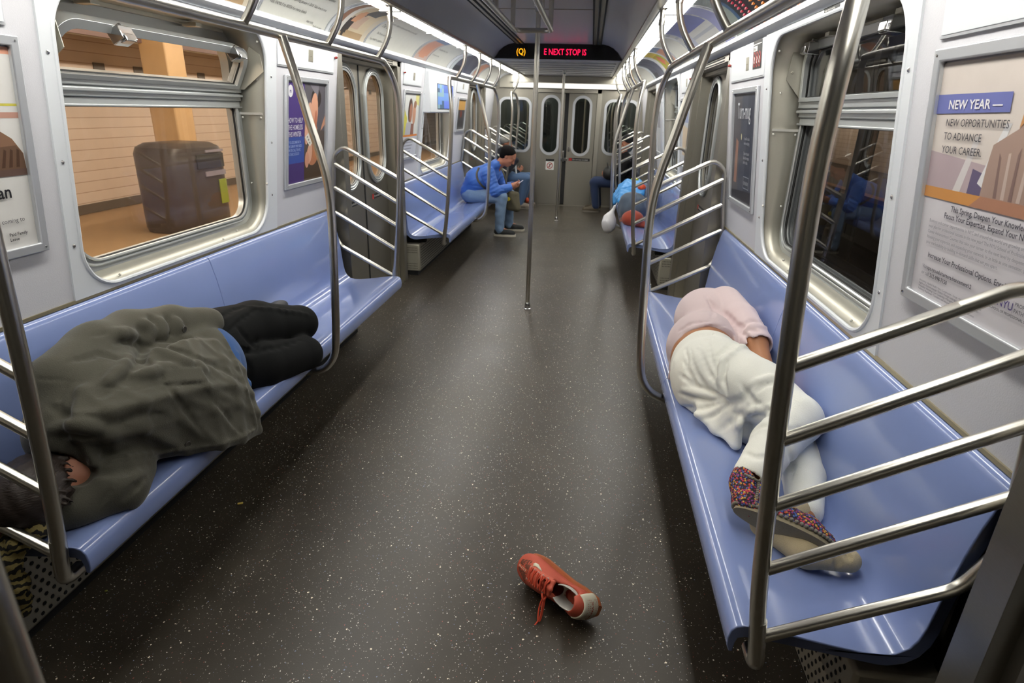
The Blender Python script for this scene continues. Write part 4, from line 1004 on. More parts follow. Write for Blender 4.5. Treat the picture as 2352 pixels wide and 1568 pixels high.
# ------------------------------------------------------------------ a small volume sculptor: rounded limbs blended into one skin
CAMO = np.array([.4433, 0, 1.6273])
def view_ray(px, py):
    r = np.array(_F)+np.array(_R2)*(px-1176)/1372+np.array(_U2)*(784-py)/1372
    return r/np.linalg.norm(r)
class Vox:
    def __init__(s, lo, hi, h):
        s.lo = np.array(lo, float); s.h = h; s.n = np.ceil((np.array(hi)-s.lo)/h).astype(int)+1
        s.ax = [(s.lo[i]+h*np.arange(s.n[i])).astype(np.float32) for i in range(3)]
        s.D = np.full(tuple(s.n), .25, np.float32)
    def _sl(s, lo, hi):
        a = np.maximum(0, np.floor((np.array(lo)-s.lo)/s.h).astype(int)); b = np.minimum(s.n, np.ceil((np.array(hi)-s.lo)/s.h).astype(int)+1)
        if np.any(b <= a): return None
        sl = tuple(slice(a[i], b[i]) for i in range(3))
        return sl, s.ax[0][sl[0]][:, None, None], s.ax[1][sl[1]][None, :, None], s.ax[2][sl[2]][None, None, :]
    def put(s, sl, d, k, op='add'):
        o = s.D[sl]
        if op == 'sub':
            d = -d; hh = np.clip(.5-.5*(o-d)/k, 0, 1); s.D[sl] = o+(d-o)*hh+k*hh*(1-hh)
        else:
            hh = np.clip(.5+.5*(o-d)/k, 0, 1); s.D[sl] = o+(d-o)*hh-k*hh*(1-hh)
    def cap(s, A, B, ra, rb=None, k=.02, op='add'):
        rb = ra if rb is None else rb; A = np.array(A, float); B = np.array(B, float); m = max(ra, rb)+k+4*s.h
        q = s._sl(np.minimum(A, B)-m, np.maximum(A, B)+m)
        if q is None: return s
        sl, X, Y, Z = q; d = B-A; L = max(1e-9, d@d)
        t = np.clip(((X-A[0])*d[0]+(Y-A[1])*d[1]+(Z-A[2])*d[2])/L, 0, 1)
        dist = np.sqrt((X-A[0]-t*d[0])**2+(Y-A[1]-t*d[1])**2+(Z-A[2]-t*d[2])**2)-(ra+(rb-ra)*t)
        s.put(sl, dist, k, op); return s
    def chain(s, pts, rs, k=.02, op='add'):
        rs = rs if hasattr(rs, '__len__') else [rs]*len(pts)
        for a, b, x, y in zip(pts, pts[1:], rs, rs[1:]): s.cap(a, b, x, y, k, op)
        return s
    def ell(s, c, r, R=None, k=.03, op='add'):
        c = np.array(c, float); r = np.array(r, float); m = r.max()+k+4*s.h
        q = s._sl(c-m, c+m)
        if q is None: return s
        sl, X, Y, Z = q; X = X-c[0]; Y = Y-c[1]; Z = Z-c[2]
        if R is not None:
            R = np.array(R); X, Y, Z = (R[0][0]*X+R[1][0]*Y+R[2][0]*Z, R[0][1]*X+R[1][1]*Y+R[2][1]*Z, R[0][2]*X+R[1][2]*Y+R[2][2]*Z)
        k0 = np.sqrt((X/r[0])**2+(Y/r[1])**2+(Z/r[2])**2); k1 = np.sqrt((X/r[0]**2)**2+(Y/r[1]**2)**2+(Z/r[2]**2)**2)
        s.put(sl, k0*(k0-1)/np.maximum(k1, 1e-6), k, op); return s
    def tri(s, a, b, c, th, k=.01):
        a, b, c = [np.array(p, float) for p in (a, b, c)]; m = th+k+4*s.h
        q = s._sl(np.minimum(np.minimum(a, b), c)-m, np.maximum(np.maximum(a, b), c)+m)
        if q is None: return s
        sl, X, Y, Z = q; P = np.stack(np.broadcast_arrays(X, Y, Z), -1)
        n = np.cross(b-a, a-c); d2 = None; inside = 0
        for u, v in ((a, b), (b, c), (c, a)):
            e = v-u; p = P-u; inside = inside+np.sign(p@np.cross(e, n)); t = np.clip((p@e)/(e@e), 0, 1)
            w = ((e*t[..., None]-p)**2).sum(-1); d2 = w if d2 is None else np.minimum(d2, w)
        pl = ((P-a)@n)**2/(n@n)
        d = np.sqrt(np.where(inside < 2, d2, pl))-th
        s.put(sl, d.astype(np.float32), k); return s
    def sheet(s, rows, th, k=.01):
        for r0, r1 in zip(rows, rows[1:]):
            for i in range(len(r0)-1):
                s.tri(r0[i], r0[i+1], r1[i], th, k); s.tri(r0[i+1], r1[i+1], r1[i], th, k)
        return s
    def cut(s, n, d, k=.01):       # keep n.p < d
        X, Y, Z = s.ax[0][:, None, None], s.ax[1][None, :, None], s.ax[2][None, None, :]
        q = (n[0]*X+n[1]*Y+n[2]*Z-d).astype(np.float32)
        hh = np.clip(.5-.5*(s.D-q)/k, 0, 1); s.D = s.D+(q-s.D)*hh+k*hh*(1-hh); return s
    def wave(s, fn):
        X, Y, Z = s.ax[0][:, None, None], s.ax[1][None, :, None], s.ax[2][None, None, :]
        s.D = s.D+fn(X, Y, Z).astype(np.float32); return s
    def hit(s, px, py, near=.3):
        r = view_ray(px, py); t = np.arange(near, 13, s.h*.4); P = CAMO+t[:, None]*r
        I = np.round((P-s.lo)/s.h).astype(int); ok = np.all((I >= 0) & (I < s.n), 1)
        d = np.full(len(t), 1.); J = I[ok]; d[ok] = s.D[J[:, 0], J[:, 1], J[:, 2]]
        w = np.where(d < 0)[0]
        return P[w[0]] if len(w) else None
    def crease(s, pix, r=.012, k=.02, op='sub', taper=True):
        if op == 'sub': k = min(k, .014)
        P = []
        for (a, b) in zip(pix, pix[1:]):
            for i in range(4): P.append((a[0]+(b[0]-a[0])*i/4, a[1]+(b[1]-a[1])*i/4))
        P.append(pix[-1]); H = [s.hit(*q) for q in P]; n = len(H)
        sh = .62 if op == 'sub' else -.2
        H = [(h+sh*r*unit(CAMO-h), i) for i, h in enumerate(H) if h is not None]
        for (a, i), (b, j) in zip(H, H[1:]):
            if np.linalg.norm(a-b) > .12: continue
            ta = min(1, .35+2*min(i, n-1-i)/n) if taper else 1; tb = min(1, .35+2*min(j, n-1-j)/n) if taper else 1
            s.cap(a, b, r*ta, r*tb, k, op)
        return s
    def ridge(s, pix, r=.008, k=.025): return s.crease(pix, r, k, 'add')
    def mesh(s, name, mat, parent, smooth=2):
        D = s.D; ins = D < 0; nx, ny, nz = D.shape
        D[0] = D[-1] = .1; D[:, 0] = D[:, -1] = .1; D[:, :, 0] = D[:, :, -1] = .1; ins = D < 0
        c = [ins[i:nx-1+i, j:ny-1+j, k:nz-1+k] for i in (0, 1) for j in (0, 1) for k in (0, 1)]
        tot = sum(x.astype(np.int8) for x in c); cells = np.argwhere((tot > 0) & (tot < 8)); 
        idx = np.full((nx-1, ny-1, nz-1), -1, np.int64); idx[tuple(cells.T)] = np.arange(len(cells))
        acc = np.zeros((len(cells), 3)); cnt = np.zeros(len(cells)); C8 = [(i, j, k) for i in (0, 1) for j in (0, 1) for k in (0, 1)]
        for a in C8:
            for ax in range(3):
                if a[ax]: continue
                b = list(a); b[ax] = 1
                da = D[cells[:, 0]+a[0], cells[:, 1]+a[1], cells[:, 2]+a[2]]; db = D[cells[:, 0]+b[0], cells[:, 1]+b[1], cells[:, 2]+b[2]]
                m = (da < 0) != (db < 0); t = np.where(m, da/np.where(m, da-db, 1), 0)
                p = np.array(a, float)[None, :].repeat(len(cells), 0); p[:, ax] = t
                acc += p*m[:, None]; cnt += m
        V = s.lo+s.h*(cells+acc/np.maximum(cnt, 1)[:, None]); F = []
        for ax in range(3):
            u, w = [(1, 2), (2, 0), (0, 1)][ax]
            sl0 = [slice(None)]*3; sl1 = [slice(None)]*3; sl0[ax] = slice(0, -1); sl1[ax] = slice(1, None)
            A = ins[tuple(sl0)]; B = ins[tuple(sl1)]; e = np.argwhere(A != B); e = e[np.all((e[:, [u, w]] > 0), 1)]
            q = []
            for du, dw in ((0, 0), (1, 0), (1, 1), (0, 1)):
                f = e.copy(); f[:, u] -= du; f[:, w] -= dw; q.append(idx[f[:, 0], f[:, 1], f[:, 2]])
            q = np.stack(q, 1); fl = A[tuple(e.T)]; q[~fl] = q[~fl][:, ::-1]; F.append(q)
        F = np.concatenate(F); F = F[np.all(F >= 0, 1)]
        E = np.concatenate([F[:, [0, 1]], F[:, [1, 2]], F[:, [2, 3]], F[:, [3, 0]]]); E = np.concatenate([E, E[:, ::-1]])
        # keep only the largest connected skin, so a body stays one continuous surface
        lab = np.arange(len(V))
        while True:
            new = lab.copy(); np.minimum.at(new, E[:, 0], lab[E[:, 1]]); new = new[new]
            if np.array_equal(new, lab): break
            lab = new
        u, cn = np.unique(lab, return_counts=True); keep = lab == u[cn.argmax()]
        rm = np.cumsum(keep)-1; F = rm[F[keep[F[:, 0]]]]; V = V[keep]; E = E[keep[E[:, 0]]]; E = rm[E]
        for _ in range(smooth):
            S = np.zeros_like(V); N = np.zeros(len(V)); np.add.at(S, E[:, 0], V[E[:, 1]]); np.add.at(N, E[:, 0], 1); V = V*.5+.5*S/np.maximum(N, 1)[:, None]
        off = WORLD_OFF.get(parent.name, Vector((0, 0, 0))) if parent is not None else Vector((0, 0, 0))
        me = bpy.data.meshes.new(name); me.vertices.add(len(V)); me.vertices.foreach_set('co', (V-np.array(off)).astype(np.float32).ravel())
        me.loops.add(F.size); me.loops.foreach_set('vertex_index', F.astype(np.int32).ravel()); me.polygons.add(len(F))
        me.polygons.foreach_set('loop_start', np.arange(0, F.size, 4, dtype=np.int32)); me.polygons.foreach_set('use_smooth', np.ones(len(F), bool))
        me.update(); me.validate(); me.materials.append(mat)
        o = bpy.data.objects.new(name, me); COL.objects.link(o); o.parent = parent; WORLD_OFF[o.name] = off
        return o

def unit(v): v = np.array(v, float); return v/np.linalg.norm(v)
def hand(v, wrist, fwd, nrm, side=1, curl=.5, sc=1., k=.006):
    """palm, four unequal curled fingers and a thumb from the side of the palm; nrm points out of the palm, side picks the thumb side"""
    w = np.array(wrist, float); f = unit(fwd); n = np.array(nrm, float); n = unit(n-f*(n@f)); a = np.cross(f, n)*side
    pc = w+f*.05*sc
    v.cap(w-f*.02*sc, w+f*.02*sc, .025*sc, .024*sc, .015)
    v.ell(pc, (.048*sc, .040*sc, .017*sc), np.stack([f, a, n], 1), .012)
    for i, (L, r) in enumerate(((.070, .0088), (.080, .009), (.074, .0088), (.058, .008))):
        p = w+f*(.088-.004*abs(i-1.2))*sc+a*(.030-.020*i)*sc; d = f+a*(.10-.07*i)
        ang = 0
        for seg, m in ((.45, .6), (.30, 1.), (.25, .9)):
            ang += curl*m; q = p+unit(d)*math.cos(ang)*L*seg*sc+n*math.sin(ang)*L*seg*sc
            v.cap(p, q, r*sc, r*.93*sc, k); p = q
    p = w+f*.022*sc+a*.026*sc; q = p+f*.030*sc+a*.028*sc+n*.010*sc; t = q+f*.034*sc+a*.004*sc+n*.016*sc*curl*2
    v.cap(p, q, .0125*sc, .011*sc, .012); v.cap(q, t, .0105*sc, .009*sc, k)
def head(v, c, fwd, up, sc=1., k=.012):
    """skull, jaw, brow, eyes, nose, lips and ears; c is the centre of the head"""
    c = np.array(c, float); f = unit(fwd); u = np.array(up, float); u = unit(u-f*(u@f)); a = np.cross(u, f)
    P = lambda x, y, z: c+(f*x+a*y+u*z)*sc
    R = np.stack([f, a, u], 1)
    v.ell(P(-.012, 0, .028), (.098*sc, .076*sc, .088*sc), R, .02); v.ell(P(.018, 0, -.045), (.070*sc, .058*sc, .070*sc), R, .03); v.ell(P(.058, 0, -.098), (.024*sc, .028*sc, .018*sc), R, .02)
    v.cap(P(.082, -.03, .026), P(.082, .03, .026), .011*sc, .011*sc, .015)
    v.chain([P(.086, 0, .020), P(.103, 0, -.018), P(.108, 0, -.030)], [.008*sc, .011*sc, .012*sc], .008)
    for q in (-1, 1):
        v.ell(P(.080, q*.031, .004), (.012*sc, .015*sc, .010*sc), R, .005, 'sub'); v.ell(P(.072, q*.031, .004), (.013*sc, .013*sc, .012*sc), R, .003)
        v.ell(P(.100, q*.012, -.034), (.009*sc, .008*sc, .007*sc), R, .006); v.ell(P(.060, q*.042, -.022), (.02*sc, .018*sc, .016*sc), R, .02)
        v.ell(P(-.012, q*.078, -.004), (.020*sc, .008*sc, .032*sc), R, .008); v.ell(P(-.006, q*.086, -.004), (.010*sc, .006*sc, .018*sc), R, .004, 'sub')
    v.cap(P(.086, -.018, -.060), P(.086, .018, -.060), .0075*sc, .0075*sc, .006); v.cap(P(.084, -.016, -.072), P(.084, .016, -.072), .0085*sc, .0085*sc, .006)
def at(px, py, z):
    r = view_ray(px, py); t = (z-CAMO[2])/r[2]; return CAMO+t*r
def disc_at(mb, p, n, r, h=.004, holes=True):
    mb.lathe([(r, 0), (r, h*.6), (r*.86, h), (r*.7, h*.7), (.0005, h*.7)], p, n, 18)

SKIN = pm('skin', (186, 128, 102), .5, spec=.35, bump=.1, scale=300, var=.06)
def cloth(name, rgb, rough=.9, bump=.5, scale=420, var=.12, sheen=.25): return pm(name, rgb, rough, bump=bump, scale=scale, var=var, sheen=sheen, spec=.2)
WOOL = cloth('olive_wool', (86, 84, 74), bump=.6, scale=300, var=.16); BLACKC = cloth('black_cotton', (20, 21, 21), sheen=0, var=.1); HAIR = pm('dark_hair', (44, 34, 28), .55, bump=.8, scale=60, stretch=(1, 1, 6), var=.4)
DENIM_SHIRT = cloth('blue_shirt', (62, 96, 150)); LEATHER = pm('dark_shoe', (42, 42, 44), .5, bump=.2)

# ------------------------------------------------------------------ sleeper in the olive coat, left bench
def sleeper_left():
    r = thing('person', 'person asleep on the left bench in an olive-grey coat and black trousers', 'person', (-1.1, 1.9, .42))
    K1 = at(688, 742, .575); K2 = at(700, 812, .485)
    sh = (-1.15, 1.52, .79); el = (-1.185, 1.87, .825); wr = (-1.075, 2.17, .765)
    # ---- body
    b = Vox((-1.42, 1.0, .38), (-.72, 3.15, 1.0), .0075)
    head(b, (-1.085, 1.285, .535), (.75, -.2, -.55), (.1, -1, .08)); b.cap((-1.065, 1.33, .555), (-1.06, 1.50, .60), .062, .064, .03)
    b.cap(at(152, 1042, .612), at(180, 1085, .565), .050, .045, .03); b.ell((-1.09, 1.62, .62), (.12, .2, .19), None, .05); b.ell((-1.09, 1.90, .59), (.11, .22, .15), None, .06); b.ell((-1.10, 2.18, .595), (.12, .15, .15), None, .05)
    b.chain([sh, el, wr], [.055, .045, .034], .03); hand(b, wr, (.25, .8, -.55), (.9, .1, .3), 1, .35)
    b.chain([(-1.06, 1.52, .52), (-.955, 1.43, .49), (-1.08, 1.26, .47)], [.055, .045, .034], .03); hand(b, (-1.09, 1.24, .47), (-.7, -.7, 0), (0, 0, 1), 1, .3)
    for hp, kn, an in (((-1.12, 2.20, .66), K1, (-1.22, 2.86, .53)), ((-1.07, 2.20, .53), K2, (-1.20, 2.84, .475))):
        b.chain([hp, kn, an], [.10, .062, .038], .03); b.cap(an, (an[0]-.03, an[1]+.17, an[2]-.01), .035, .03, .02)
    b.cut((0, 0, -1), -.418); b.mesh('body', SKIN, r)
    # ---- black trousers
    t = Vox((-1.42, 1.95, .40), (-.74, 3.1, .92), .0065)
    t.ell((-1.10, 2.17, .595), (.155, .19, .175), None, .04)
    t.chain([(-1.11, 2.22, .67), tuple(at(585, 750, .645)), K1], [.135, .118, .088], .03); t.chain([K1, (-1.15, 2.86, .54), (-1.24, 2.93, .53)], [.088, .072, .06], .02)
    t.chain([(-1.06, 2.22, .55), tuple(at(600, 838, .525)), K2], [.125, .105, .082], .012); t.chain([K2, (-1.12, 2.80, .48), (-1.22, 2.88, .475)], [.082, .066, .055], .02)
    for pix, rr_, kk in (([(720, 766), (660, 790), (590, 806), (540, 810)], .012, .02), ([(600, 700), (560, 730), (520, 765)], .006, .02), ([(570, 700), (530, 712), (505, 730)], .006, .02), ([(590, 780), (585, 800), (560, 812)], .008, .02), ([(545, 745), (560, 770), (583, 795)], .006, .02), ([(560, 820), (575, 850), (572, 880)], .007, .02), ([(520, 780), (545, 800), (575, 808)], .009, .02)):
        t.crease(pix, rr_, kk)
    t.ridge([(560, 705), (640, 712), (705, 722)], .004, .02); t.cut((0, 0, -1), -.416); t.mesh('trousers', BLACKC, r)
    for an in ((-1.25, 2.93, .53), (-1.22, 2.90, .475)):
        f = Vox((an[0]-.16, an[1]-.12, .40), (an[0]+.14, an[1]+.32, an[2]+.14), .008); f.ell((an[0]-.01, an[1]+.10, an[2]+.0), (.045, .14, .05), None, .02); f.ell((an[0]+.0, an[1]+.0, an[2]+.01), (.05, .06, .055), None, .02); f.cut((0, 0, -1), -.418); f.mesh('shoe', LEATHER, r)
    # ---- blue shirt showing at the hem
    s_ = Vox((-1.3, 1.95, .41), (-.74, 2.3, .92), .007); s_.ell((-1.08, 2.08, .60), (.175, .17, .19), None, .02)
    s_.sheet([[at(500, 772, .745), at(545, 815, .67), at(572, 880, .585), at(580, 925, .52)], [at(490, 800, .72), at(525, 840, .66), at(545, 900, .57), at(560, 940, .5)]], .006, .015)
    s_.cut((0, 1, 0), 2.185); s_.cut((0, 0, -1), -.425); s_.mesh('shirt', DENIM_SHIRT, r)
    # ---- coat
    c = Vox((-1.42, 1.12, .38), (-.70, 2.40, 1.02), .006)
    c.ell((-1.085, 1.60, .635), (.165, .25, .22), None, .04); c.ell((-1.085, 1.88, .60), (.165, .26, .20), None, .06); c.ell((-1.07, 2.06, .60), (.175, .16, .195), None, .06)
    c.cap((-1.10, 1.46, .66), (-1.08, 1.60, .64), .12, .16, .05)
    hemN = unit((.55, .80, -.12)); c.cut(tuple(hemN), float(hemN @ np.array([-.925, 2.06, .62])), .02)
    edge = [(205, 1070, .585), (275, 1060, .555), (345, 1046, .515), (430, 1034, .485), (510, 1022, .46), (555, 1010, .435), (592, 988, .41)]
    up1 = [(175, 1010, .69), (255, 1000, .685), (330, 985, .665), (410, 960, .63), (490, 940, .60), (545, 930, .56), (588, 950, .48)]
    up2 = [(170, 960, .76), (250, 945, .755), (330, 925, .745), (400, 905, .72), (470, 890, .69), (530, 885, .64), (574, 905, .56)]
    up3 = [(190, 900, .80), (260, 890, .79), (340, 870, .78), (400, 850, .77), (450, 830, .755), (510, 830, .70), (556, 852, .63)]
    up4 = [(250, 850, .82), (300, 840, .82), (360, 810, .81), (420, 790, .80), (450, 782, .785), (490, 790, .745), (520, 790, .70)]
    rows = [[at(*q) for q in row] for row in (edge, up1, up2, up3, up4)]
    c.sheet(rows, .010, .02)
    for back in (.018, .036): c.sheet([[p-back*unit(CAMO-p)*min(1, .25+.6*i) for p in row] for i, row in enumerate(rows)], .012, .012)
    # upper sleeve and cuff
    c.chain([sh, (-1.175, 1.70, .825), el], [.10, .092, .082], .035); c.chain([el, (-1.14, 2.03, .805), wr], [.082, .072, .064], .03)
    wv = np.array(wr); wd = unit(wv-np.array(el)); c.cap(wv+wd*.008, wv+wd*.09, .052, .052, .012, 'sub')
    c.cap(wv-wd*.045, wv-wd*.01, .0655, .0655, .012)
    # lower sleeve folded under, elbow to the aisle
    c.chain([(-1.05, 1.53, .52), (-.985, 1.47, .515), (-.945, 1.41, .505)], [.10, .10, .085], .03); c.chain([(-.945, 1.41, .50), (-1.0, 1.33, .485), (-1.09, 1.25, .475)], [.085, .072, .058], .03)
    # collar stand around the neck
    for i in range(9):
        a0 = -.6+i*.42; a1 = a0+.42; q = lambda a: (-1.075+.105*math.cos(a)*.9, 1.405-.03*math.cos(a), .60+.105*math.sin(a))
        c.cap(q(a0), q(a1), .022, .022, .02)
    c.ell((-1.075, 1.36, .585), (.070, .09, .072), None, .01, 'sub'); c.cap(at(158, 1042, .665), at(186, 1090, .585), .036, .034, .008, 'sub')
    # folds drawn where the cloth breaks
    for pix, rr_, kk in (([(230, 905), (285, 868), (318, 815), (332, 775), (322, 745)], .026, .03), ([(335, 778), (400, 780), (470, 768)], .014, .02), ([(345, 770), (355, 740), (345, 722)], .012, .02), ([(385, 765), (392, 740), (380, 720)], .010, .02), ([(415, 760), (420, 745), (405, 725)], .007, .02), ([(330, 790), (390, 800), (440, 825), (455, 845)], .012, .03), ([(300, 825), (350, 835), (385, 860)], .010, .025), ([(360, 790), (430, 810), (520, 850), (560, 880)], .007, .03), ([(385, 885), (440, 960), (480, 1010)], .006, .04), ([(475, 900), (520, 950), (560, 1000)], .006, .04), ([(215, 770), (260, 760), (300, 790)], .008, .03), ([(160, 830), (230, 810), (290, 830)], .010, .03), ([(110, 930), (160, 960), (215, 960)], .012, .03), ([(240, 980), (320, 955), (380, 950)], .008, .04), ([(265, 790), (305, 775), (325, 790)], .010, .025), ([(290, 1150), (310, 1120), (335, 1100)], .008, .02), ([(215, 1180), (250, 1130), (285, 1075)], .0035, .008), ([(200, 1088), (275, 1078), (345, 1064)], .018, .012)):
        c.crease(pix, rr_, kk)
    for pix in ([(240, 880), (280, 850), (310, 800)], [(345, 795), (420, 830), (470, 850)], [(300, 870), (360, 850), (385, 840)], [(330, 740), (345, 760), (330, 790)], [(365, 735), (372, 755), (365, 775)], [(400, 735), (405, 750), (402, 765)], [(120, 985), (180, 975), (230, 985)], [(250, 770), (290, 765), (315, 775)]):
        c.ridge(pix, .008, .03)
    for pix in ([(208, 1066), (275, 1055), (345, 1041), (430, 1029), (510, 1018), (550, 1006), (588, 985)], [(588, 980), (572, 920), (556, 868), (535, 820), (515, 782)]): c.crease(pix, .0075, .008, 'add', False)
    # seams, pocket welt
    for pix in ([(85, 870), (140, 872), (190, 880)], [(230, 888), (300, 895), (370, 882), (378, 880)], [(378, 885), (420, 884), (470, 878)], [(475, 880), (545, 848)], [(155, 880), (140, 915), (138, 950)]): c.crease(pix, .0032, .006)
    P4 = [c.hit(380, 852), c.hit(458, 848), c.hit(472, 872), c.hit(384, 878)]
    if all(p is not None for p in P4): c.sheet([[P4[0], P4[1]], [P4[3], P4[2]]], .007, .006)
    c.wave(lambda X, Y, Z: .0016*np.sin(37*X+19*Y+23*Z)*np.sin(29*Y-31*Z))
    c.cut((0, 0, -1), -.415, .006) if False else None
    # rests on the seat, hangs over its front edge
    X, Y, Z = c.ax[0][:, None, None], c.ax[1][None, :, None], c.ax[2][None, None, :]
    seat = np.where(-X > .885, np.where(-X > .95, .413+np.clip(1.235+X, 0, .3)*.14, .4545), -1).astype(np.float32)
    c.D = np.maximum(c.D, seat+.001-Z+0*Y)
    back = np.interp(c.ax[2], [p[1] for p in UP[17:]], [p[0] for p in UP[17:]])
    c.D = np.maximum(c.D, (-X-back[None, None, :].astype(np.float32)+.003)+0*Y)
    coat = c.mesh('coat', WOOL, r, 1)
    BT = pm('button', (58, 56, 50), .35, coat=.3)
    for px, py, rad in ((430, 1020, .0125), (422, 756, .0135)):
        p = c.hit(px, py)
        if p is None: continue
        pa, pb = c.hit(px+7, py), c.hit(px, py-7)
        nn = unit(np.cross(pa-p, pb-p)) if pa is not None and pb is not None else np.array([0, 0, 1.])
        if nn @ (CAMO-p) < 0: nn = -nn
        m = MB(); disc_at(m, Vector(p+nn*.001), tuple(nn), rad); m.build('button', BT, coat)
    # ---- hair
    h = Vox((-1.32, 1.10, .40), (-.92, 1.46, .72), .005)
    h.ell((-1.09, 1.268, .552), (.105, .115, .094), None, .02); h.ell((-1.13, 1.33, .57), (.085, .06, .07), None, .03)
    for i in range(26):
        a = -1.2+i*.11; p0 = (-1.09+.1*math.cos(a)*.9, 1.25+.02*math.sin(i*2.1), .552+.09*math.sin(a)); p1 = (-1.08+.105*math.cos(a+.15), 1.36+.03*math.sin(i*1.3), .555+.075*math.sin(a+.2))
        h.cap(p0, p1, .012, .008, .008)
    h.chain([(-1.03, 1.29, .60), (-1.01, 1.325, .605), (-1.005, 1.348, .59)], [.03, .018, .008], .01)
    h.cap(at(168, 1030, .66), at(186, 1095, .58), .032, .036, .01, 'sub')
    for i in range(15):
        y0 = 1018+i*9; e = 150+(i*37 % 23)+(8 if 3 < i < 10 else 0); zz = .655-.0065*i
        h.chain([at(70, y0, zz-.002), at(110, y0+3, zz), at(e-14, y0+7+(i % 3)*3, zz-.006), at(e, y0+9+(i*5 % 11), zz-.020)], [.010, .008, .005, .0022], .005)
    h.cut((0, 0, -1), -.43); h.wave(lambda X, Y, Z: .002*np.sin(150*X+40*Y)*np.sin(90*Z+30*Y)); h.mesh('hair', HAIR, r, 1)
    return r
SLEEPER = sleeper_left()
def tiger_material():
    m = bpy.data.materials.new('tiger_fleece'); m.use_nodes = True; nt = m.node_tree; N = nt.nodes; L = nt.links; b = N['Principled BSDF']
    tc = N.new('ShaderNodeTexCoord'); w = N.new('ShaderNodeTexWave'); w.bands_direction = 'Z'; w.inputs['Scale'].default_value = 14; w.inputs['Distortion'].default_value = 7; w.inputs['Detail'].default_value = 2; w.inputs['Detail Scale'].default_value = 2.5
    mp = N.new('ShaderNodeMapping'); mp.inputs['Rotation'].default_value = (.5, .3, 0); L.new(tc.outputs['Object'], mp.inputs[0]); L.new(mp.outputs[0], w.inputs[0])
    rp = N.new('ShaderNodeValToRGB'); rp.color_ramp.elements[0].position = .42; rp.color_ramp.elements[1].position = .55; rp.color_ramp.elements[0].color = (*lin(34, 32, 28), 1); rp.color_ramp.elements[1].color = (*lin(158, 142, 88), 1)
    L.new(w.outputs[0], rp.inputs[0]); L.new(rp.outputs[0], b.inputs['Base Color']); b.inputs['Roughness'].default_value = .9
    no = N.new('ShaderNodeTexNoise'); no.inputs['Scale'].default_value = 250; bp = N.new('ShaderNodeBump'); bp.inputs['Strength'].default_value = .5; bp.inputs['Distance'].default_value = .003; L.new(tc.outputs['Object'], no.inputs[0]); L.new(no.outputs[0], bp.inputs['Height']); L.new(bp.outputs[0], b.inputs['Normal'])
    return m
v = Vox((-1.25, 1.05, .15), (-.9, 1.36, .6), .005)
v.chain([(-1.13, 1.27, .475), (-1.115, 1.225, .475), (-1.095, 1.185, .455), (-1.085, 1.150, .41), (-1.08, 1.148, .33), (-1.085, 1.15, .24)], [.032, .032, .03, .028, .03, .02], .012)
v.chain([(-1.02, 1.26, .485), (-1.035, 1.215, .485), (-1.06, 1.175, .462), (-1.07, 1.150, .42)], [.026, .028, .028, .022], .010)
v.chain([(-1.075, 1.143, .39), (-1.10, 1.140, .30), (-1.105, 1.142, .22)], [.02, .028, .012], .008)
v.wave(lambda X, Y, Z: .0035*np.sin(95*Z+20*X)*np.sin(60*X+40*Y))
o = v.mesh('scarf', tiger_material(), None, 1); tag(o, 'tiger-striped yellow and black scarf hanging off the left bench end', 'scarf')

# ------------------------------------------------------------------ sleeper in white trousers, right bench
def clip_bench(c, s, lift=.001):
    X, Y, Z = c.ax[0][:, None, None]*s, c.ax[1][None, :, None], c.ax[2][None, None, :]
    seat = np.where(X > .885, np.where(X > .95, .413+np.clip(1.235-X, 0, .3)*.14, .4545), -1).astype(np.float32)
    c.D = np.maximum(c.D, seat+lift-Z+0*Y)
    back = np.interp(c.ax[2], [p[1] for p in UP[17:]], [p[0] for p in UP[17:]])
    c.D = np.maximum(c.D, (X-back[None, None, :].astype(np.float32)+.003)+0*Y)
    return c
def yarn_material(name, cols, dark, scale):
    m = bpy.data.materials.new(name); m.use_nodes = True; nt = m.node_tree; N = nt.nodes; L = nt.links; b = N['Principled BSDF']
    tc = N.new('ShaderNodeTexCoord'); vo = N.new('ShaderNodeTexVoronoi'); vo.inputs['Scale'].default_value = scale
    L.new(tc.outputs['Object'], vo.inputs['Vector']); sp = N.new('ShaderNodeSeparateColor'); L.new(vo.outputs['Color'], sp.inputs[0])
    rp = N.new('ShaderNodeValToRGB'); rp.color_ramp.interpolation = 'CONSTANT'
    for i, c in enumerate(cols):
        e = rp.color_ramp.elements[i] if i < 2 else rp.color_ramp.elements.new(i/len(cols)); e.position = i/len(cols); e.color = (*lin(*c), 1)
    L.new(sp.outputs[0], rp.inputs[0])
    mx = N.new('ShaderNodeMix'); mx.data_type = 'RGBA'; mr = N.new('ShaderNodeMapRange'); mr.inputs[1].default_value = .35; mr.inputs[2].default_value = .62
    L.new(vo.outputs['Distance'], mr.inputs[0]); L.new(mr.outputs[0], mx.inputs[0]); L.new(rp.outputs[0], mx.inputs[6]); mx.inputs[7].default_value = (*lin(*dark), 1)
    L.new(mx.outputs[2], b.inputs['Base Color']); b.inputs['Roughness'].default_value = .9
    bp = N.new('ShaderNodeBump'); bp.inputs['Strength'].default_value = 1; bp.inputs['Distance'].default_value = .004; bp.invert = True
    L.new(vo.outputs['Distance'], bp.inputs['Height']); L.new(bp.outputs[0], b.inputs['Normal'])
    return m
WHITEC = cloth('white_cotton', (238, 238, 228), bump=.25, scale=260, var=.05, sheen=.1); PINK = cloth('pale_pink_fleece', (224, 204, 204), bump=.5, scale=500, var=.05)
BEIGE = cloth('beige_sock', (184, 170, 138), var=.14, sheen=0); SKIN2 = pm('tan_skin', (176, 122, 86), .5, spec=.35, bump=.1, scale=300, var=.06)
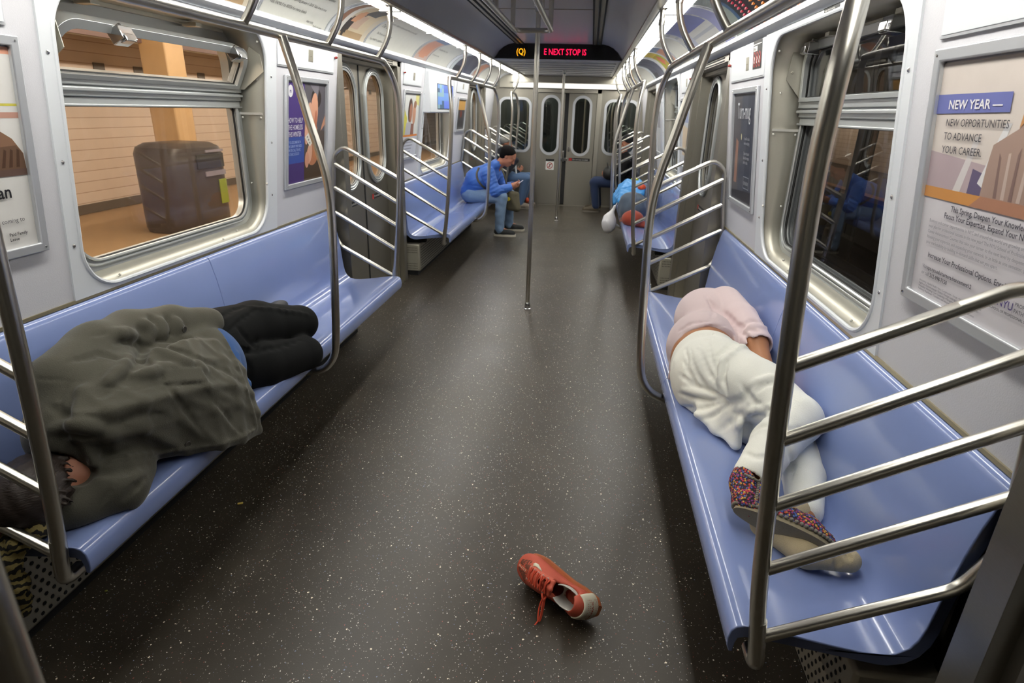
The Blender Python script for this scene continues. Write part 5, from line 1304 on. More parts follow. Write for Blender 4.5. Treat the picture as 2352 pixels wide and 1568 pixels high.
def sleeper_right():
    r = thing('person', 'person asleep on the right bench in white trousers, pale pink top and knitted slipper', 'person', (1.1, 2.4, .42))
    KU = (1.235, 1.985, .635); AU = (1.035, 1.700, .578); KL = (1.285, 2.08, .50); AL = (1.19, 1.66, .462)
    S = (1.19, 3.06, .725); E = (1.252, 2.63, .675); Wr = (1.27, 2.34, .55)
    # body
    b = Vox((.85, 1.35, .38), (1.42, 3.62, .9), .008)
    head(b, (1.16, 3.40, .545), (.6, .35, -.6), (-.1, 1, .1)); b.cap((1.15, 3.32, .56), (1.14, 3.18, .58), .055, .06, .03)
    b.ell((1.12, 3.02, .60), (.13, .22, .14), None, .05); b.ell((1.035, 2.63, .578), (.150, .14, .160), None, .04); b.ell((1.03, 2.45, .575), (.13, .15, .14), None, .05)
    b.chain([S, E, Wr], [.055, .046, .034], .03); hand(b, Wr, (-.1, -.9, -.4), (-.8, 0, -.4), 1, .4)
    b.chain([(1.12, 3.1, .52), (1.22, 2.9, .48), (1.25, 3.2, .47)], [.05, .045, .034], .03); hand(b, (1.25, 3.2, .47), (-.3, .9, 0), (0, 0, 1), 1, .3)
    b.chain([(1.06, 2.42, .62), KU, AU, (1.02, 1.68, .548), (1.10, 1.60, .535)], [.10, .06, .038, .022, .016], .02)
    b.chain([(1.03, 2.4, .53), KL, AL, (1.07, 1.62, .462), (1.22, 1.49, .465)], [.10, .06, .036, .024, .020], .02)
    b.cut((0, 0, -1), -.418); b.mesh('body', SKIN2, r)
    # trousers
    t = Vox((.83, 1.58, .38), (1.42, 2.80, .86), .0062)
    t.ell((1.03, 2.46, .575), (.165, .19, .168), None, .04); t.ell((1.035, 2.58, .58), (.152, .1, .160), None, .04)
    t.chain([(1.06, 2.42, .615), (1.15, 2.2, .64), KU], [.142, .118, .088], .03); t.chain([KU, (1.13, 1.85, .605), (1.032, 1.694, .571)], [.088, .074, .062], .02)
    t.cap((1.020, 1.674, .562), (.99, 1.63, .545), .046, .046, .01, 'sub')
    t.chain([(1.02, 2.42, .53), (1.13, 2.24, .51), KL], [.13, .105, .085], .03); t.chain([KL, (1.25, 1.86, .485), (1.205, 1.69, .465)], [.082, .066, .056], .02)
    t.sheet([[at(1600, 950, .50), at(1645, 985, .47), at(1690, 1022, .455)], [at(1620, 900, .56), at(1665, 930, .56), at(1705, 975, .55)]], .014, .03)
    cut = unit((.12, 1, -.05)); t.cut(tuple(cut), float(cut @ np.array([1.03, 2.645, .6])), .012)
    for pix, rr_, kk in (([(1585, 815), (1600, 860), (1625, 895), (1660, 915)], .007, .02), ([(1605, 800), (1625, 850), (1650, 895)], .006, .02), ([(1560, 860), (1600, 890), (1650, 905)], .008, .02), ([(1650, 905), (1668, 930), (1700, 920), (1722, 890)], .014, .02), ([(1640, 872), (1650, 815), (1690, 782), (1722, 792)], .007, .02), ([(1668, 820), (1660, 865), (1668, 905)], .009, .02), ([(1700, 948), (1750, 955), (1800, 942)], .008, .02), ([(1700, 950), (1718, 975), (1702, 1005)], .009, .02), ([(1556, 905), (1600, 915), (1650, 918)], .009, .02), ([(1565, 935), (1610, 940), (1660, 925)], .008, .02), ([(1605, 962), (1640, 950), (1672, 930)], .009, .02), ([(1650, 990), (1680, 965), (1690, 935)], .009, .02), ([(1735, 900), (1760, 880), (1790, 880)], .006, .02), ([(1715, 1000), (1740, 980), (1770, 975)], .005, .02), ([(1780, 1000), (1810, 985), (1845, 985)], .006, .02), ([(1710, 1040), (1740, 1050), (1780, 1045)], .004, .02), ([(1700, 880), (1730, 925), (1780, 945)], .008, .025), ([(1808, 1010), (1820, 1060), (1815, 1100)], .006, .02), ([(1574, 800), (1578, 850), (1600, 885)], .006, .02), ([(1625, 780), (1635, 830), (1650, 870)], .006, .02)):
        t.crease(pix, rr_, kk)
    for i in range(16):
        u = i/15; p = (1568+u*140, 822-84*math.sin(min(1, u*1.5)*1.4)*.95+18*max(0, u-.7)); t.crease([(p[0], p[1]), (p[0]+6, p[1]+22)], .0035, .006)
    for pix in ([(1650, 880), (1662, 830), (1700, 796), (1728, 800)], [(1690, 940), (1745, 940), (1800, 925)], [(1570, 895), (1610, 902), (1640, 912)], [(1690, 985), (1705, 960), (1725, 945)], [(1580, 950), (1620, 955), (1650, 940)], [(1730, 880), (1770, 865), (1800, 870)]): t.ridge(pix, .006, .02)
    t.wave(lambda X, Y, Z: .0012*np.sin(41*X+17*Y+29*Z)*np.sin(31*Y-23*Z)); clip_bench(t, 1); t.mesh('trousers', WHITEC, r, 1)
    # pink top
    p = Vox((.83, 2.40, .38), (1.42, 3.62, .92), .0065)
    p.ell((1.125, 3.06, .62), (.172, .27, .172), None, .04); p.ell((1.05, 2.74, .59), (.172, .22, .178), None, .05); p.ell((1.15, 3.30, .57), (.13, .14, .13), None, .05)
    p.chain([S, (1.225, 2.85, .71), E], [.092, .082, .07], .012); ev = unit(np.array(E)-np.array((1.225, 2.85, .71))); Ea = np.array(E)
    p.cap(Ea+ev*.02, Ea+ev*.10, .056, .056, .01, 'sub')
    p.chain([(1.08, 3.12, .50), (1.20, 2.95, .47)], [.07, .06], .03)
    c2 = unit((.10, -1, .10)); p.cut(tuple(c2), float(c2 @ np.array([1.03, 2.615, .70])), .012) if False else None
    hemn = unit((.06, -1, .05))
    X, Y, Z = p.ax[0][:, None, None], p.ax[1][None, :, None], p.ax[2][None, None, :]
    arm = np.sqrt((X-1.252)**2+(Z-.675)**2) < .10
    q = (2.64+.05*(X-1.03)-Y+0*Z).astype(np.float32); p.D = np.where(arm, p.D, np.maximum(p.D, q))
    p.sheet([[at(1538, 868, .47), at(1545, 840, .53), at(1560, 810, .60)], [at(1552, 830, .50), at(1556, 800, .56), at(1568, 785, .62)]], .010, .02)
    for pix, rr_, kk in (([(1622, 678), (1645, 705), (1680, 738), (1705, 765), (1722, 780)], .016, .02), ([(1700, 745), (1725, 735), (1750, 738)], .006, .02), ([(1690, 748), (1712, 752), (1740, 760)], .006, .02), ([(1560, 760), (1590, 740), (1625, 738)], .006, .02), ([(1575, 770), (1620, 752), (1665, 748)], .005, .02), ([(1550, 800), (1565, 770), (1590, 755)], .005, .02), ([(1628, 690), (1640, 712), (1635, 735)], .006, .02)): p.crease(pix, rr_, kk)
    for pix in ([(1710, 762), (1730, 748), (1760, 752)], [(1555, 790), (1580, 760), (1620, 745)]): p.ridge(pix, .006, .02)
    clip_bench(p, 1); p.mesh('sweatshirt', PINK, r, 1)
    h = Vox((1.0, 3.25, .40), (1.36, 3.62, .72), .007); h.ell((1.15, 3.43, .56), (.10, .11, .09), None, .02); clip_bench(h, 1); h.mesh('hair', HAIR, r, 1)
    # lower foot in a beige sock
    k = Vox((.94, 1.38, .39), (1.36, 1.80, .62), .004)
    k.chain([(1.20, 1.69, .47), tuple(at(1760, 1205, .468)), tuple(at(1850, 1268, .462)), tuple(at(1948, 1286, .468))], [.048, .043, .043, .034], .02); k.crease([(1920, 1262), (1925, 1290), (1915, 1315)], .006, .01); k.crease([(1945, 1265), (1950, 1285)], .004, .01)
    clip_bench(k, 1); sk = k.mesh('sock', BEIGE, r, 1)
    m = MB(); a0, a1, a2 = k.hit(1888, 1291), k.hit(1884, 1318), k.hit(1896, 1291)
    if a0 is not None and a1 is not None and a2 is not None:
        U = unit(a1-a0); V = a2-a0; V = unit(V-U*(V@U)); letters(m, 'GILD', a0+.003*unit(CAMO-a0)-U*.006, U, V, .0165, lift=.001, sx=.95, bold=.01); m.build('printed_name', pm('ink_navy', (66, 74, 122), .8), sk)
    # upper foot in a knitted slipper with crocheted edge and flat sole
    Hs, Ts = at(1703, 1176, .520), at(1893, 1262, .497); ax = unit(Ts-Hs); nrm = unit((-.5, -.83, -.22)); nrm = unit(nrm-ax*(nrm@ax)); wd = np.cross(ax, nrm); L = float(np.linalg.norm(Ts-Hs))
    Q = lambda u, v, d: Hs+ax*u+wd*v+nrm*d
    f = Vox((.86, 1.36, .43), (1.36, 1.86, .74), .004)
    f.chain([tuple(Q(.0, 0, -.045)), tuple(Q(.10, 0, -.05)), tuple(Q(L*.75, 0, -.042)), tuple(Q(L-.005, 0, -.03))], [.042, .043, .040, .028], .02)
    f.chain([tuple(Q(.02, -.0, -.05)), (1.010, 1.668, .553), (1.022, 1.688, .566)], [.044, .049, .054], .03)
    f.cap((1.026, 1.692, .570), (1.055, 1.74, .592), .047, .060, .008, 'sub')
    f.crease([(1745, 1083), (1742, 1110), (1738, 1140)], .006, .012); f.cap(f.hit(1735, 1078), f.hit(1745, 1100), .014, .006, .008, 'sub') if f.hit(1735, 1078) is not None and f.hit(1745, 1100) is not None else None
    f.wave(lambda X, Y, Z: .0022*np.sin(420*X+60*Z)*np.sin(430*Y)*np.sin(410*Z)); clip_bench(f, 1)
    sl = f.mesh('slipper', yarn_material('knitted_yarn', [(206, 60, 84), (224, 168, 72), (76, 92, 170), (130, 64, 130), (216, 84, 66), (176, 70, 126), (80, 110, 180), (230, 186, 90)], (56, 44, 52), 150), r, 0)
    out = []
    for i in range(40):
        a = 2*PI*i/40; u = L/2+(L/2+.024)*math.cos(a); w = (.034+.009*(u/L))*math.copysign(abs(math.sin(a))**.8, math.sin(a)); out.append((u, w))
    m = MB(); m.plate(out, [], lambda u, v, d: tuple(Q(u, v, d)), -.016, .003); m.build('sole', pm('felt_sole', (142, 132, 108), .95, bump=.6, scale=260, var=.15), sl, bevel=.005)
    m = MB()
    for i in range(64):
        a = 2*PI*i/64; u = L/2+(L/2+.029)*math.cos(a); w = (.040+.009*(u/L))*math.copysign(abs(math.sin(a))**.8, math.sin(a)); m.ball(tuple(Q(u, w, -.014)), (.0062, .0062, .0055), 5)
    e = m.build('crochet_edge', pm('grey_yarn', (132, 128, 116), .95, bump=.8, scale=500, var=.4), sl)
    m = MB(); H = [f.hit(*q) for q in ((1712, 1090), (1728, 1098), (1742, 1106), (1741, 1122), (1738, 1140), (1736, 1160))]; H2 = [f.hit(*q) for q in ((1742, 1106), (1752, 1100), (1760, 1096))]
    for hh in (H, H2):
        hh = [x for x in hh if x is not None]
        for a, b2 in zip(hh, hh[1:]):
            for i in range(4):
                c = a+(b2-a)*i/4+.001*unit(CAMO-a); m.ball(tuple(c), (.0052, .0052, .0052), 4)
    if m.v: m.build('crochet_seam', MATS['grey_yarn'], sl)
    return r
sleeper_right()

# ------------------------------------------------------------------ seated person in the blue jacket, second left bench
JACKET = pm('blue_nylon', (62, 110, 196), .55, bump=.5, scale=40, var=.08, sheen=.2); JEANS = cloth('light_denim', (126, 152, 182), var=.16, scale=90); RUBBER = pm('pale_rubber', (208, 202, 184), .6)
CANVAS = pm('black_canvas', (40, 42, 42), .8)
def sneaker_pair_shoe(r, hx, y, dirx, L, mat, solemat, z0=.002):
    v = Vox((min(hx, hx+dirx*L)-.05, y-.09, -.01), (max(hx, hx+dirx*L)+.05, y+.09, .2), .006)
    v.chain([(hx+dirx*.045, y, .058), (hx+dirx*L*.45, y, .056), (hx+dirx*(L-.045), y, .045)], [.043, .046, .04], .03); v.cap((hx+dirx*.06, y, .07), (hx+dirx*.065, y, .13), .045, .044, .03); v.cap((hx+dirx*.06, y, .12), (hx+dirx*.06, y, .18), .036, .036, .008, 'sub'); v.cut((0, 0, -1), -.03, .004)
    s_ = v.mesh('shoe', mat, r)
    m = MB(); o = []
    for i in range(28):
        a = 2*PI*i/28; o.append((hx+dirx*(L/2+(L/2+.003)*math.cos(a)), y+(.046+.006*math.cos(a)*1)*math.copysign(abs(math.sin(a))**.7, math.sin(a))))
    m.plate(o, [], lambda u, w, d: (u, w, d), z0, .034); m.build('sole', solemat, s_, bevel=.004)
def seated_blue():
    r = thing('person', 'seated person in blue jacket and jeans, leaning forward over a phone', 'person', (-.95, 8.3, 0))
    RS, LS = (-.87, 8.12, .83), (-.83, 8.47, .84); RE, LE = (-.765, 8.08, .605), (-.71, 8.50, .60); RW, LW = (-.585, 8.19, .655), (-.575, 8.36, .665)
    RK, LK = (-.685, 8.14, .525), (-.62, 8.50, .51); RA, LA = (-.715, 8.135, .11), (-.64, 8.57, .11); HC = (-.625, 8.285, 1.045)
    b = Vox((-1.36, 7.9, .0), (-.36, 8.75, 1.22), .0085)
    head(b, HC, (.80, -.06, -.60), (.6, 0, .8), 1.04); b.chain([(-.80, 8.3, .88), (-.70, 8.29, .99)], [.062, .058], .03)
    b.chain([(-1.10, 8.3, .55), (-.98, 8.3, .72), (-.86, 8.3, .84)], [.13, .13, .11], .05)
    for S, E, W, sd in ((RS, RE, RW, 1), (LS, LE, LW, -1)): b.chain([S, E, W], [.055, .045, .033], .03)
    hand(b, RW, (.8, .15, .25), (.0, .7, .5), -1, .55); hand(b, LW, (.8, -.2, .25), (.0, -.7, .5), 1, .55)
    for hp, K, A in (((-1.10, 8.2, .51), RK, RA), ((-1.10, 8.42, .51), LK, LA)):
        b.chain([hp, K, A], [.085, .055, .038], .03); b.cap(A, (A[0]+.16, A[1], .05), .035, .028, .02)
    b.mesh('body', SKIN, r)
    j = Vox((-1.38, 7.92, .40), (-.50, 8.72, 1.02), .0075)
    j.chain([(-1.115, 8.3, .56), (-1.03, 8.3, .70), (-.875, 8.3, .815)], [.165, .175, .145], .05); j.ell((-1.02, 8.3, .74), (.16, .2, .15), None, .06)
    for S, E, W in ((RS, RE, RW), (LS, LE, LW)):
        j.chain([S, E], [.095, .072], .03); j.chain([E, W], [.072, .052], .02); w = np.array(W); d = unit(w-np.array(E)); j.cap(w+d*.0, w+d*.06, .04, .04, .008, 'sub')
    j.chain([(-.80, 8.24, .93), (-.76, 8.28, .95), (-.80, 8.34, .94)], [.065, .06, .065], .03); j.ell((-.735, 8.29, .97), (.065, .062, .08), None, .01, 'sub')
    j.cut((.55, 0, -1), -1.068, .01) if False else None
    for pix, rr_ in (([(1085, 432), (1105, 440), (1120, 442)], .010), ([(1075, 425), (1100, 428), (1118, 436)], .009), ([(1072, 440), (1095, 447), (1112, 445)], .010), ([(1125, 430), (1135, 420), (1150, 418)], .010), ([(1122, 395), (1128, 410), (1125, 430)], .012), ([(1150, 432), (1158, 436), (1166, 434)], .007), ([(1095, 410), (1110, 405), (1120, 400)], .008), ([(1130, 445), (1150, 442), (1170, 440)], .006)): j.crease(pix, rr_, .012)
    j.wave(lambda X, Y, Z: .003*np.sin(120*(Z-.5*X))*np.sin(9*Y+2)); clip_bench(j, -1); jk = j.mesh('jacket', JACKET, r, 1)
    t = Vox((-1.36, 8.0, .0), (-.50, 8.72, .74), .008)
    t.ell((-1.12, 8.3, .53), (.15, .18, .115), None, .03)
    for hp, K, A in (((-1.10, 8.2, .525), RK, RA), ((-1.10, 8.42, .525), LK, LA)):
        t.chain([hp, K], [.105, .080], .03); t.chain([K, (.5*(K[0]+A[0]), .5*(K[1]+A[1]), .30), (A[0]+.01, A[1], .085)], [.080, .067, .064], .02)
    t.wave(lambda X, Y, Z: .003*np.sin(60*Z+25*X)*np.sin(30*Y+10*Z))
    X, Z = t.ax[0][:, None, None], t.ax[2][None, None, :]
    t.D = np.maximum(t.D, np.where((-X > .885) & (Z > .25), .45-.1*(-X-.9)-Z, -1).astype(np.float32)); t.mesh('jeans', JEANS, r, 1)
    h = Vox((-.80, 8.14, .96), (-.46, 8.44, 1.24), .006); h.ell((-.625, 8.285, 1.095), (.112, .094, .088), ((.8, 0, .6), (0, 1, 0), (-.6, 0, .8)), .02); h.ell((-.695, 8.285, 1.065), (.05, .082, .055), None, .03)
    h.ell((-.555, 8.28, 1.0), (.075, .11, .075), None, .02, 'sub'); h.ell((-.60, 8.19, 1.02), (.05, .05, .045), None, .02, 'sub')
    h.wave(lambda X, Y, Z: .003*np.sin(160*X)*np.sin(140*Y)*np.sin(150*Z)); h.mesh('hair', pm('black_hair', (16, 13, 12), .85, bump=.6, scale=120, spec=.15), r, 1)
    sneaker_pair_shoe(r, RA[0]-.065, RA[1], 1, .30, CANVAS, RUBBER); sneaker_pair_shoe(r, LA[0]-.065, LA[1], 1, .30, CANVAS, RUBBER)
    return r, j
sb, jv = seated_blue()
t = thing('phone', 'light smartphone held in both hands by the person in the blue jacket', 'phone', (-.475, 8.275, .70))
R = Matrix.Rotation(math.radians(-38), 3, 'Y')
m = MB(); m.box((-.475, 8.275, .70), (.145, .074, .009), R); m.build('case', pm('phone_case', (196, 202, 216), .3), t, bevel=.003)
m = MB(); m.box(tuple(Vector((-.475, 8.275, .70))+R @ Vector((0, 0, .0052))), (.132, .066, .001), R); m.build('display', pm('phone_display', (120, 140, 180), .1, emit=(170, 190, 230), power=.6), t)
t = thing('shoulder_bag', 'olive shoulder bag with a yellow badge, hanging between the seated person\'s knees', 'bag', (-.56, 8.32, .33))
v = Vox((-.70, 8.1, .26), (-.42, 8.55, .62), .006); v.sheet([[(-.61, 8.24, .36), (-.50, 8.24, .36)], [(-.60, 8.24, .54), (-.51, 8.24, .54)]], .04, .02); v.sheet([[(-.61, 8.37, .36), (-.50, 8.37, .36)], [(-.60, 8.37, .54), (-.51, 8.37, .54)]], .04, .06); v.mesh('bag_body', pm('olive_canvas', (104, 98, 78), .85, var=.1), t)
m = MB(); m.lathe([(.026, 0), (.026, .004), (.02, .006)], (-.60, 8.199, .50), (-.2, -1, 0), 16); m.build('yellow_badge', pm('badge_yellow', (216, 196, 50), .5), t)
m = MB(); H = [jv.hit(*q) for q in ((1128, 352), (1112, 372), (1100, 386), (1095, 398), (1097, 412), (1105, 424), (1114, 432))]; H = [Vector(q)+.004*Vector(tuple(unit(CAMO-q))) for q in H if q is not None]
if len(H) > 2: m.tube(spline(H, 4), .014, 8); 
m.tube(spline([(-.70, 8.17, .90), (-.66, 8.16, .82), (-.63, 8.20, .70), (-.60, 8.24, .56)], 4), .012, 8); m.build('strap', pm('strap_webbing', (92, 88, 74), .85), t)

# ------------------------------------------------------------------ the two seated by the end wall
def seated_far(s, label, jacketc, jeansc, shoec, hatc, y, cane):
    r = thing('person', label, 'person', (s*1.0, y, 0)); X = lambda x: s*x
    K1, K2 = (X(.62), y-.14, .52), (X(.60), y+.14, .52)
    if s > 0: K1, K2 = (X(.57), y-.10, .50), (X(.60), y+.14, .50)
    A1, A2 = (X(.70 if s < 0 else .62), y-.15, .10), (X(.68 if s < 0 else .66), y+.15, .10)
    HC = (X(.99), y, 1.09) if s < 0 else (X(1.08), y, 1.16); SH = .86
    b = Vox((min(X(1.38), X(.4)), y-.42, 0), (max(X(1.38), X(.4)), y+.36, 1.32), .011)
    head(b, HC, (-s*.95, -.05, -.3), (-s*.3, 0, .95)); b.cap((X(1.08), y, .9), (X(1.03), y, 1.0), .06, .058, .03); b.cap((X(1.13), y, .55), (X(1.08), y, .82), .13, .12, .05)
    W1, W2 = ((X(.80), y-.10, .82), (X(.80), y+.12, .60)) if s < 0 else ((X(.80), y-.08, .58), (X(.80), y+.10, .58))
    for S, E, W in (((X(1.08), y-.2, .84), (X(.98), y-.24, .60), W1), ((X(1.08), y+.2, .84), (X(.98), y+.24, .60), W2)):
        b.chain([S, E, W], [.055, .045, .034], .03); hand(b, W, (-s*.6, .1, .5), (0, .8, .3), 1, .6)
    for hp, K, A in (((X(1.1), y-.1, .51), K1, A1), ((X(1.1), y+.1, .51), K2, A2)): b.chain([hp, K, A], [.085, .055, .038], .03); b.cap(A, (A[0]-s*.15, A[1], .05), .035, .03, .02)
    b.mesh('body', SKIN, r)
    j = Vox((min(X(1.38), X(.6)), y-.42, .40), (max(X(1.38), X(.6)), y+.40, 1.05), .010)
    j.chain([(X(1.13), y, .56), (X(1.10), y, .82)], [.17, .15], .05)
    for S, E, W in (((X(1.08), y-.2, .84), (X(.98), y-.24, .60), W1), ((X(1.08), y+.2, .84), (X(.98), y+.24, .60), W2)): j.chain([S, E, W], [.085, .07, .052], .03)
    j.cap((X(1.08), y, .9), (X(1.05), y, .96), .09, .08, .04); j.wave(lambda a, b_, c: .004*np.sin(50*c+20*a)*np.sin(40*b_)); j.mesh('jacket', jacketc, r, 1)
    t = Vox((min(X(1.3), X(.45)), y-.30, .05), (max(X(1.3), X(.45)), y+.30, .72), .010); t.ell((X(1.12), y, .53), (.15, .19, .11), None, .03)
    for hp, K, A in (((X(1.1), y-.1, .52), K1, A1), ((X(1.1), y+.1, .52), K2, A2)): t.chain([hp, K, (A[0], A[1], .1)], [.10, .078, .062], .03)
    t.cut((0, 0, -1), -.08, .004) if False else None
    t.mesh('jeans', jeansc, r, 1)
    h = Vox((HC[0]-.16, y-.14, HC[2]-.1), (HC[0]+.16, y+.14, HC[2]+.2), .009); h.ell((HC[0]+s*.01, y, HC[2]+.05), (.112, .098, .095), None, .02); h.cut((-s*.5, 0, -1), -s*.5*HC[0]-HC[2]-.0, .01); h.mesh('beanie', hatc, r, 1)
    for A in (A1, A2): sneaker_pair_shoe(r, A[0]+s*.06, A[1], -s, .29, shoec, pm('grey_sole', (120, 114, 104), .7))
    return r
seated_far(-1, 'seated person in grey beanie and blue jeans, left of the end doors', cloth('dark_jacket', (44, 46, 54)), cloth('mid_denim', (84, 108, 142), var=.15), pm('grey_suede', (134, 124, 112), .9), cloth('grey_knit', (150, 150, 146)), 10.82, True)
seated_far(1, 'seated person in dark jeans, black jacket and brown boots by the end wall', cloth('black_jacket', (26, 26, 28), sheen=.05), cloth('dark_denim', (42, 54, 82), var=.15), pm('brown_boot', (84, 76, 62), .8), cloth('black_knit', (34, 34, 36)), 10.80, False)
t = thing('walking_stick', 'white stick held upright by the person in the grey beanie', 'stick', (-.78, 10.7, .55))
m = MB(); m.tube([(-.83, 10.70, .90), (-.775, 10.68, .52)], .014, 10); m.build('shaft', pm('white_stick', (232, 236, 240), .4), t)
m = MB(); m.ball((-.832, 10.70, .905), .02, 8); m.build('knob', MATS['white_stick'], t)
t = thing('holdall', 'black round bag on the lap of the person in dark jeans', 'bag', (.78, 10.72, .58))
v = Vox((.60, 10.5, .52), (.98, 10.98, .86), .008); v.ell((.80, 10.74, .66), (.10, .19, .12), None, .02); v.mesh('bag_body', pm('black_nylon', (26, 26, 27), .6), t)
m = MB(); m.tube(spline([(.78, 10.62, .75), (.77, 10.66, .82), (.77, 10.80, .82), (.78, 10.86, .75)], 5), .01, 8); m.build('handle', BLACK, t)
t = thing('tote_bag', 'purple and orange bag on the floor beside the grey shoes by the end wall', 'bag', (-.66, 10.93, 0))
v = Vox((-.98, 10.4, -.02), (-.7, 10.65, .32), .008); v.ell((-.84, 10.52, .12), (.07, .09, .12), None, .02); v.cut((0, 0, -1), -.003); v.mesh('bag_body', pm('purple_cloth', (84, 66, 120), .8), t)
m = MB(); m.ball((-.60, 10.90, .12), (.035, .05, .05), 8); m.build('orange_patch', pm('orange_cloth', (226, 96, 60), .7), t)

# ------------------------------------------------------------------ sleeper with the rust cap, second right bench
def sleeper_far():
    r = thing('person', 'person in grey with rust-red cap lying on the second right bench', 'person', (1.0, 7.3, .42))
    b = Vox((.82, 6.6, .40), (1.40, 8.75, .98), .010)
    head(b, (1.0, 6.97, .515), (-.2, .2, -.95), (.2, -1, 0), .8); b.cap((.99, 7.0, .54), (.99, 7.12, .57), .06, .06, .03); b.ell((1.0, 7.3, .58), (.14, .22, .14), None, .05); b.ell((1.06, 7.62, .58), (.13, .2, .14), None, .05)
    b.chain([(.93, 7.2, .66), (.92, 7.5, .62), (.90, 7.36, .50)], [.06, .048, .036], .03); hand(b, (.91, 7.33, .48), (-.1, -.9, -.2), (0, 0, -1), 1, .5)
    b.chain([(1.12, 7.7, .62), (1.2, 8.15, .66), (1.12, 8.5, .48)], [.10, .062, .04], .03); b.chain([(1.05, 7.7, .52), (1.15, 8.1, .52), (1.02, 8.48, .47)], [.10, .062, .04], .03); b.cap((1.12, 8.5, .48), (1.02, 8.62, .46), .035, .03, .02)
    b.cut((0, 0, -1), -.42); b.mesh('body', SKIN, r)
    g = Vox((.80, 6.98, .38), (1.40, 8.6, .98), .009); g.ell((1.0, 7.27, .595), (.175, .25, .175), None, .04); g.ell((1.07, 7.62, .60), (.18, .25, .175), None, .05); g.chain([(.94, 7.2, .68), (.92, 7.5, .63), (.90, 7.36, .50)], [.09, .075, .058], .03)
    g.wave(lambda X, Y, Z: .004*np.sin(45*Y+20*Z)*np.sin(40*X)); clip_bench(g, 1); g.mesh('grey_top', cloth('grey_blue_fleece', (88, 100, 114), var=.12), r, 1)
    g = Vox((.80, 7.5, .38), (1.42, 8.75, .98), .010); g.chain([(1.10, 7.7, .62), (1.2, 8.15, .68), (1.12, 8.5, .49)], [.15, .10, .065], .03); g.chain([(1.05, 7.7, .54), (1.15, 8.1, .53), (1.02, 8.48, .47)], [.13, .10, .065], .03); g.wave(lambda X, Y, Z: .004*np.sin(45*Y+20*Z)*np.sin(40*X)); clip_bench(g, 1); g.mesh('grey_trousers', cloth('slate_cloth', (96, 104, 116), var=.12), r, 1)
    c = Vox((.80, 6.74, .40), (1.2, 7.12, .68), .008); c.ell((.985, 6.93, .515), (.125, .135, .095), None, .02); c.ell((1.09, 6.93, .455), (.085, .08, .04), None, .03); clip_bench(c, 1); c.mesh('cap', cloth('rust_wool', (156, 70, 52), var=.15), r, 1)
    for q in (.08,): pass
    return r
sleeper_far()
BLUEN = pm('bright_blue_nylon', (62, 150, 220), .55, bump=.4, scale=30, var=.12)
o = thing('blanket_jacket', 'bright blue jacket with yellow and orange edges, draped over the lying person', 'jacket', (.95, 7.5, .78))
v = Vox((.68, 7.15, .44), (1.2, 8.2, 1.05), .008)
v.sheet([[at(1410, 468, .58), at(1424, 462, .66), at(1450, 452, .70), at(1476, 446, .73)], [at(1412, 448, .66), at(1428, 436, .75), at(1452, 432, .78), at(1478, 434, .78)], [at(1424, 428, .74), at(1440, 417, .80), at(1458, 416, .81), at(1476, 425, .80)], [at(1438, 413, .78), at(1450, 408, .81), at(1462, 411, .81), at(1474, 420, .80)]], .022, .02)
v.crease([(1415, 455), (1440, 446), (1470, 442)], .016, .014); v.crease([(1425, 435), (1445, 428), (1465, 430)], .012, .014); v.wave(lambda X, Y, Z: .004*np.sin(60*X)*np.sin(45*Y+30*Z)); v.mesh('shell', BLUEN, o, 1)
m = MB(); Hh = [v.hit(*q) for q in ((1452, 412), (1458, 411), (1464, 414))]; Hh = [Vector(q) for q in Hh if q is not None]
if len(Hh) > 1: m.tube(Hh, .02, 8); m.build('yellow_edge', pm('yellow_nylon', (224, 210, 50), .6), o)
m = MB(); q = v.hit(1474, 430); q = q if q is not None else at(1474, 430, .78); m.ball(tuple(q), (.05, .05, .04), 8); m.build('orange_edge', pm('orange_nylon', (236, 90, 50), .6), o)
o = thing('plastic_bag', 'white plastic bag hanging in front of the second right bench', 'bag', (.735, 7.25, .33))
v = Vox((.60, 7.08, .24), (.88, 7.42, .66), .006); v.ell((.735, 7.25, .40), (.085, .085, .12), None, .03); v.cap((.75, 7.25, .5), (.79, 7.27, .60), .035, .012, .04); v.wave(lambda X, Y, Z: .005*np.sin(55*X+30*Z)*np.sin(60*Y+20*Z)); v.mesh('bag_body', pm('white_plastic', (226, 226, 226), .4), o)
m = MB(); m.tube([(.79, 7.27, .59), (.83, 7.30, .66), (.86, 7.34, .60)], .006, 6); m.build('handle', MATS['white_plastic'], o)

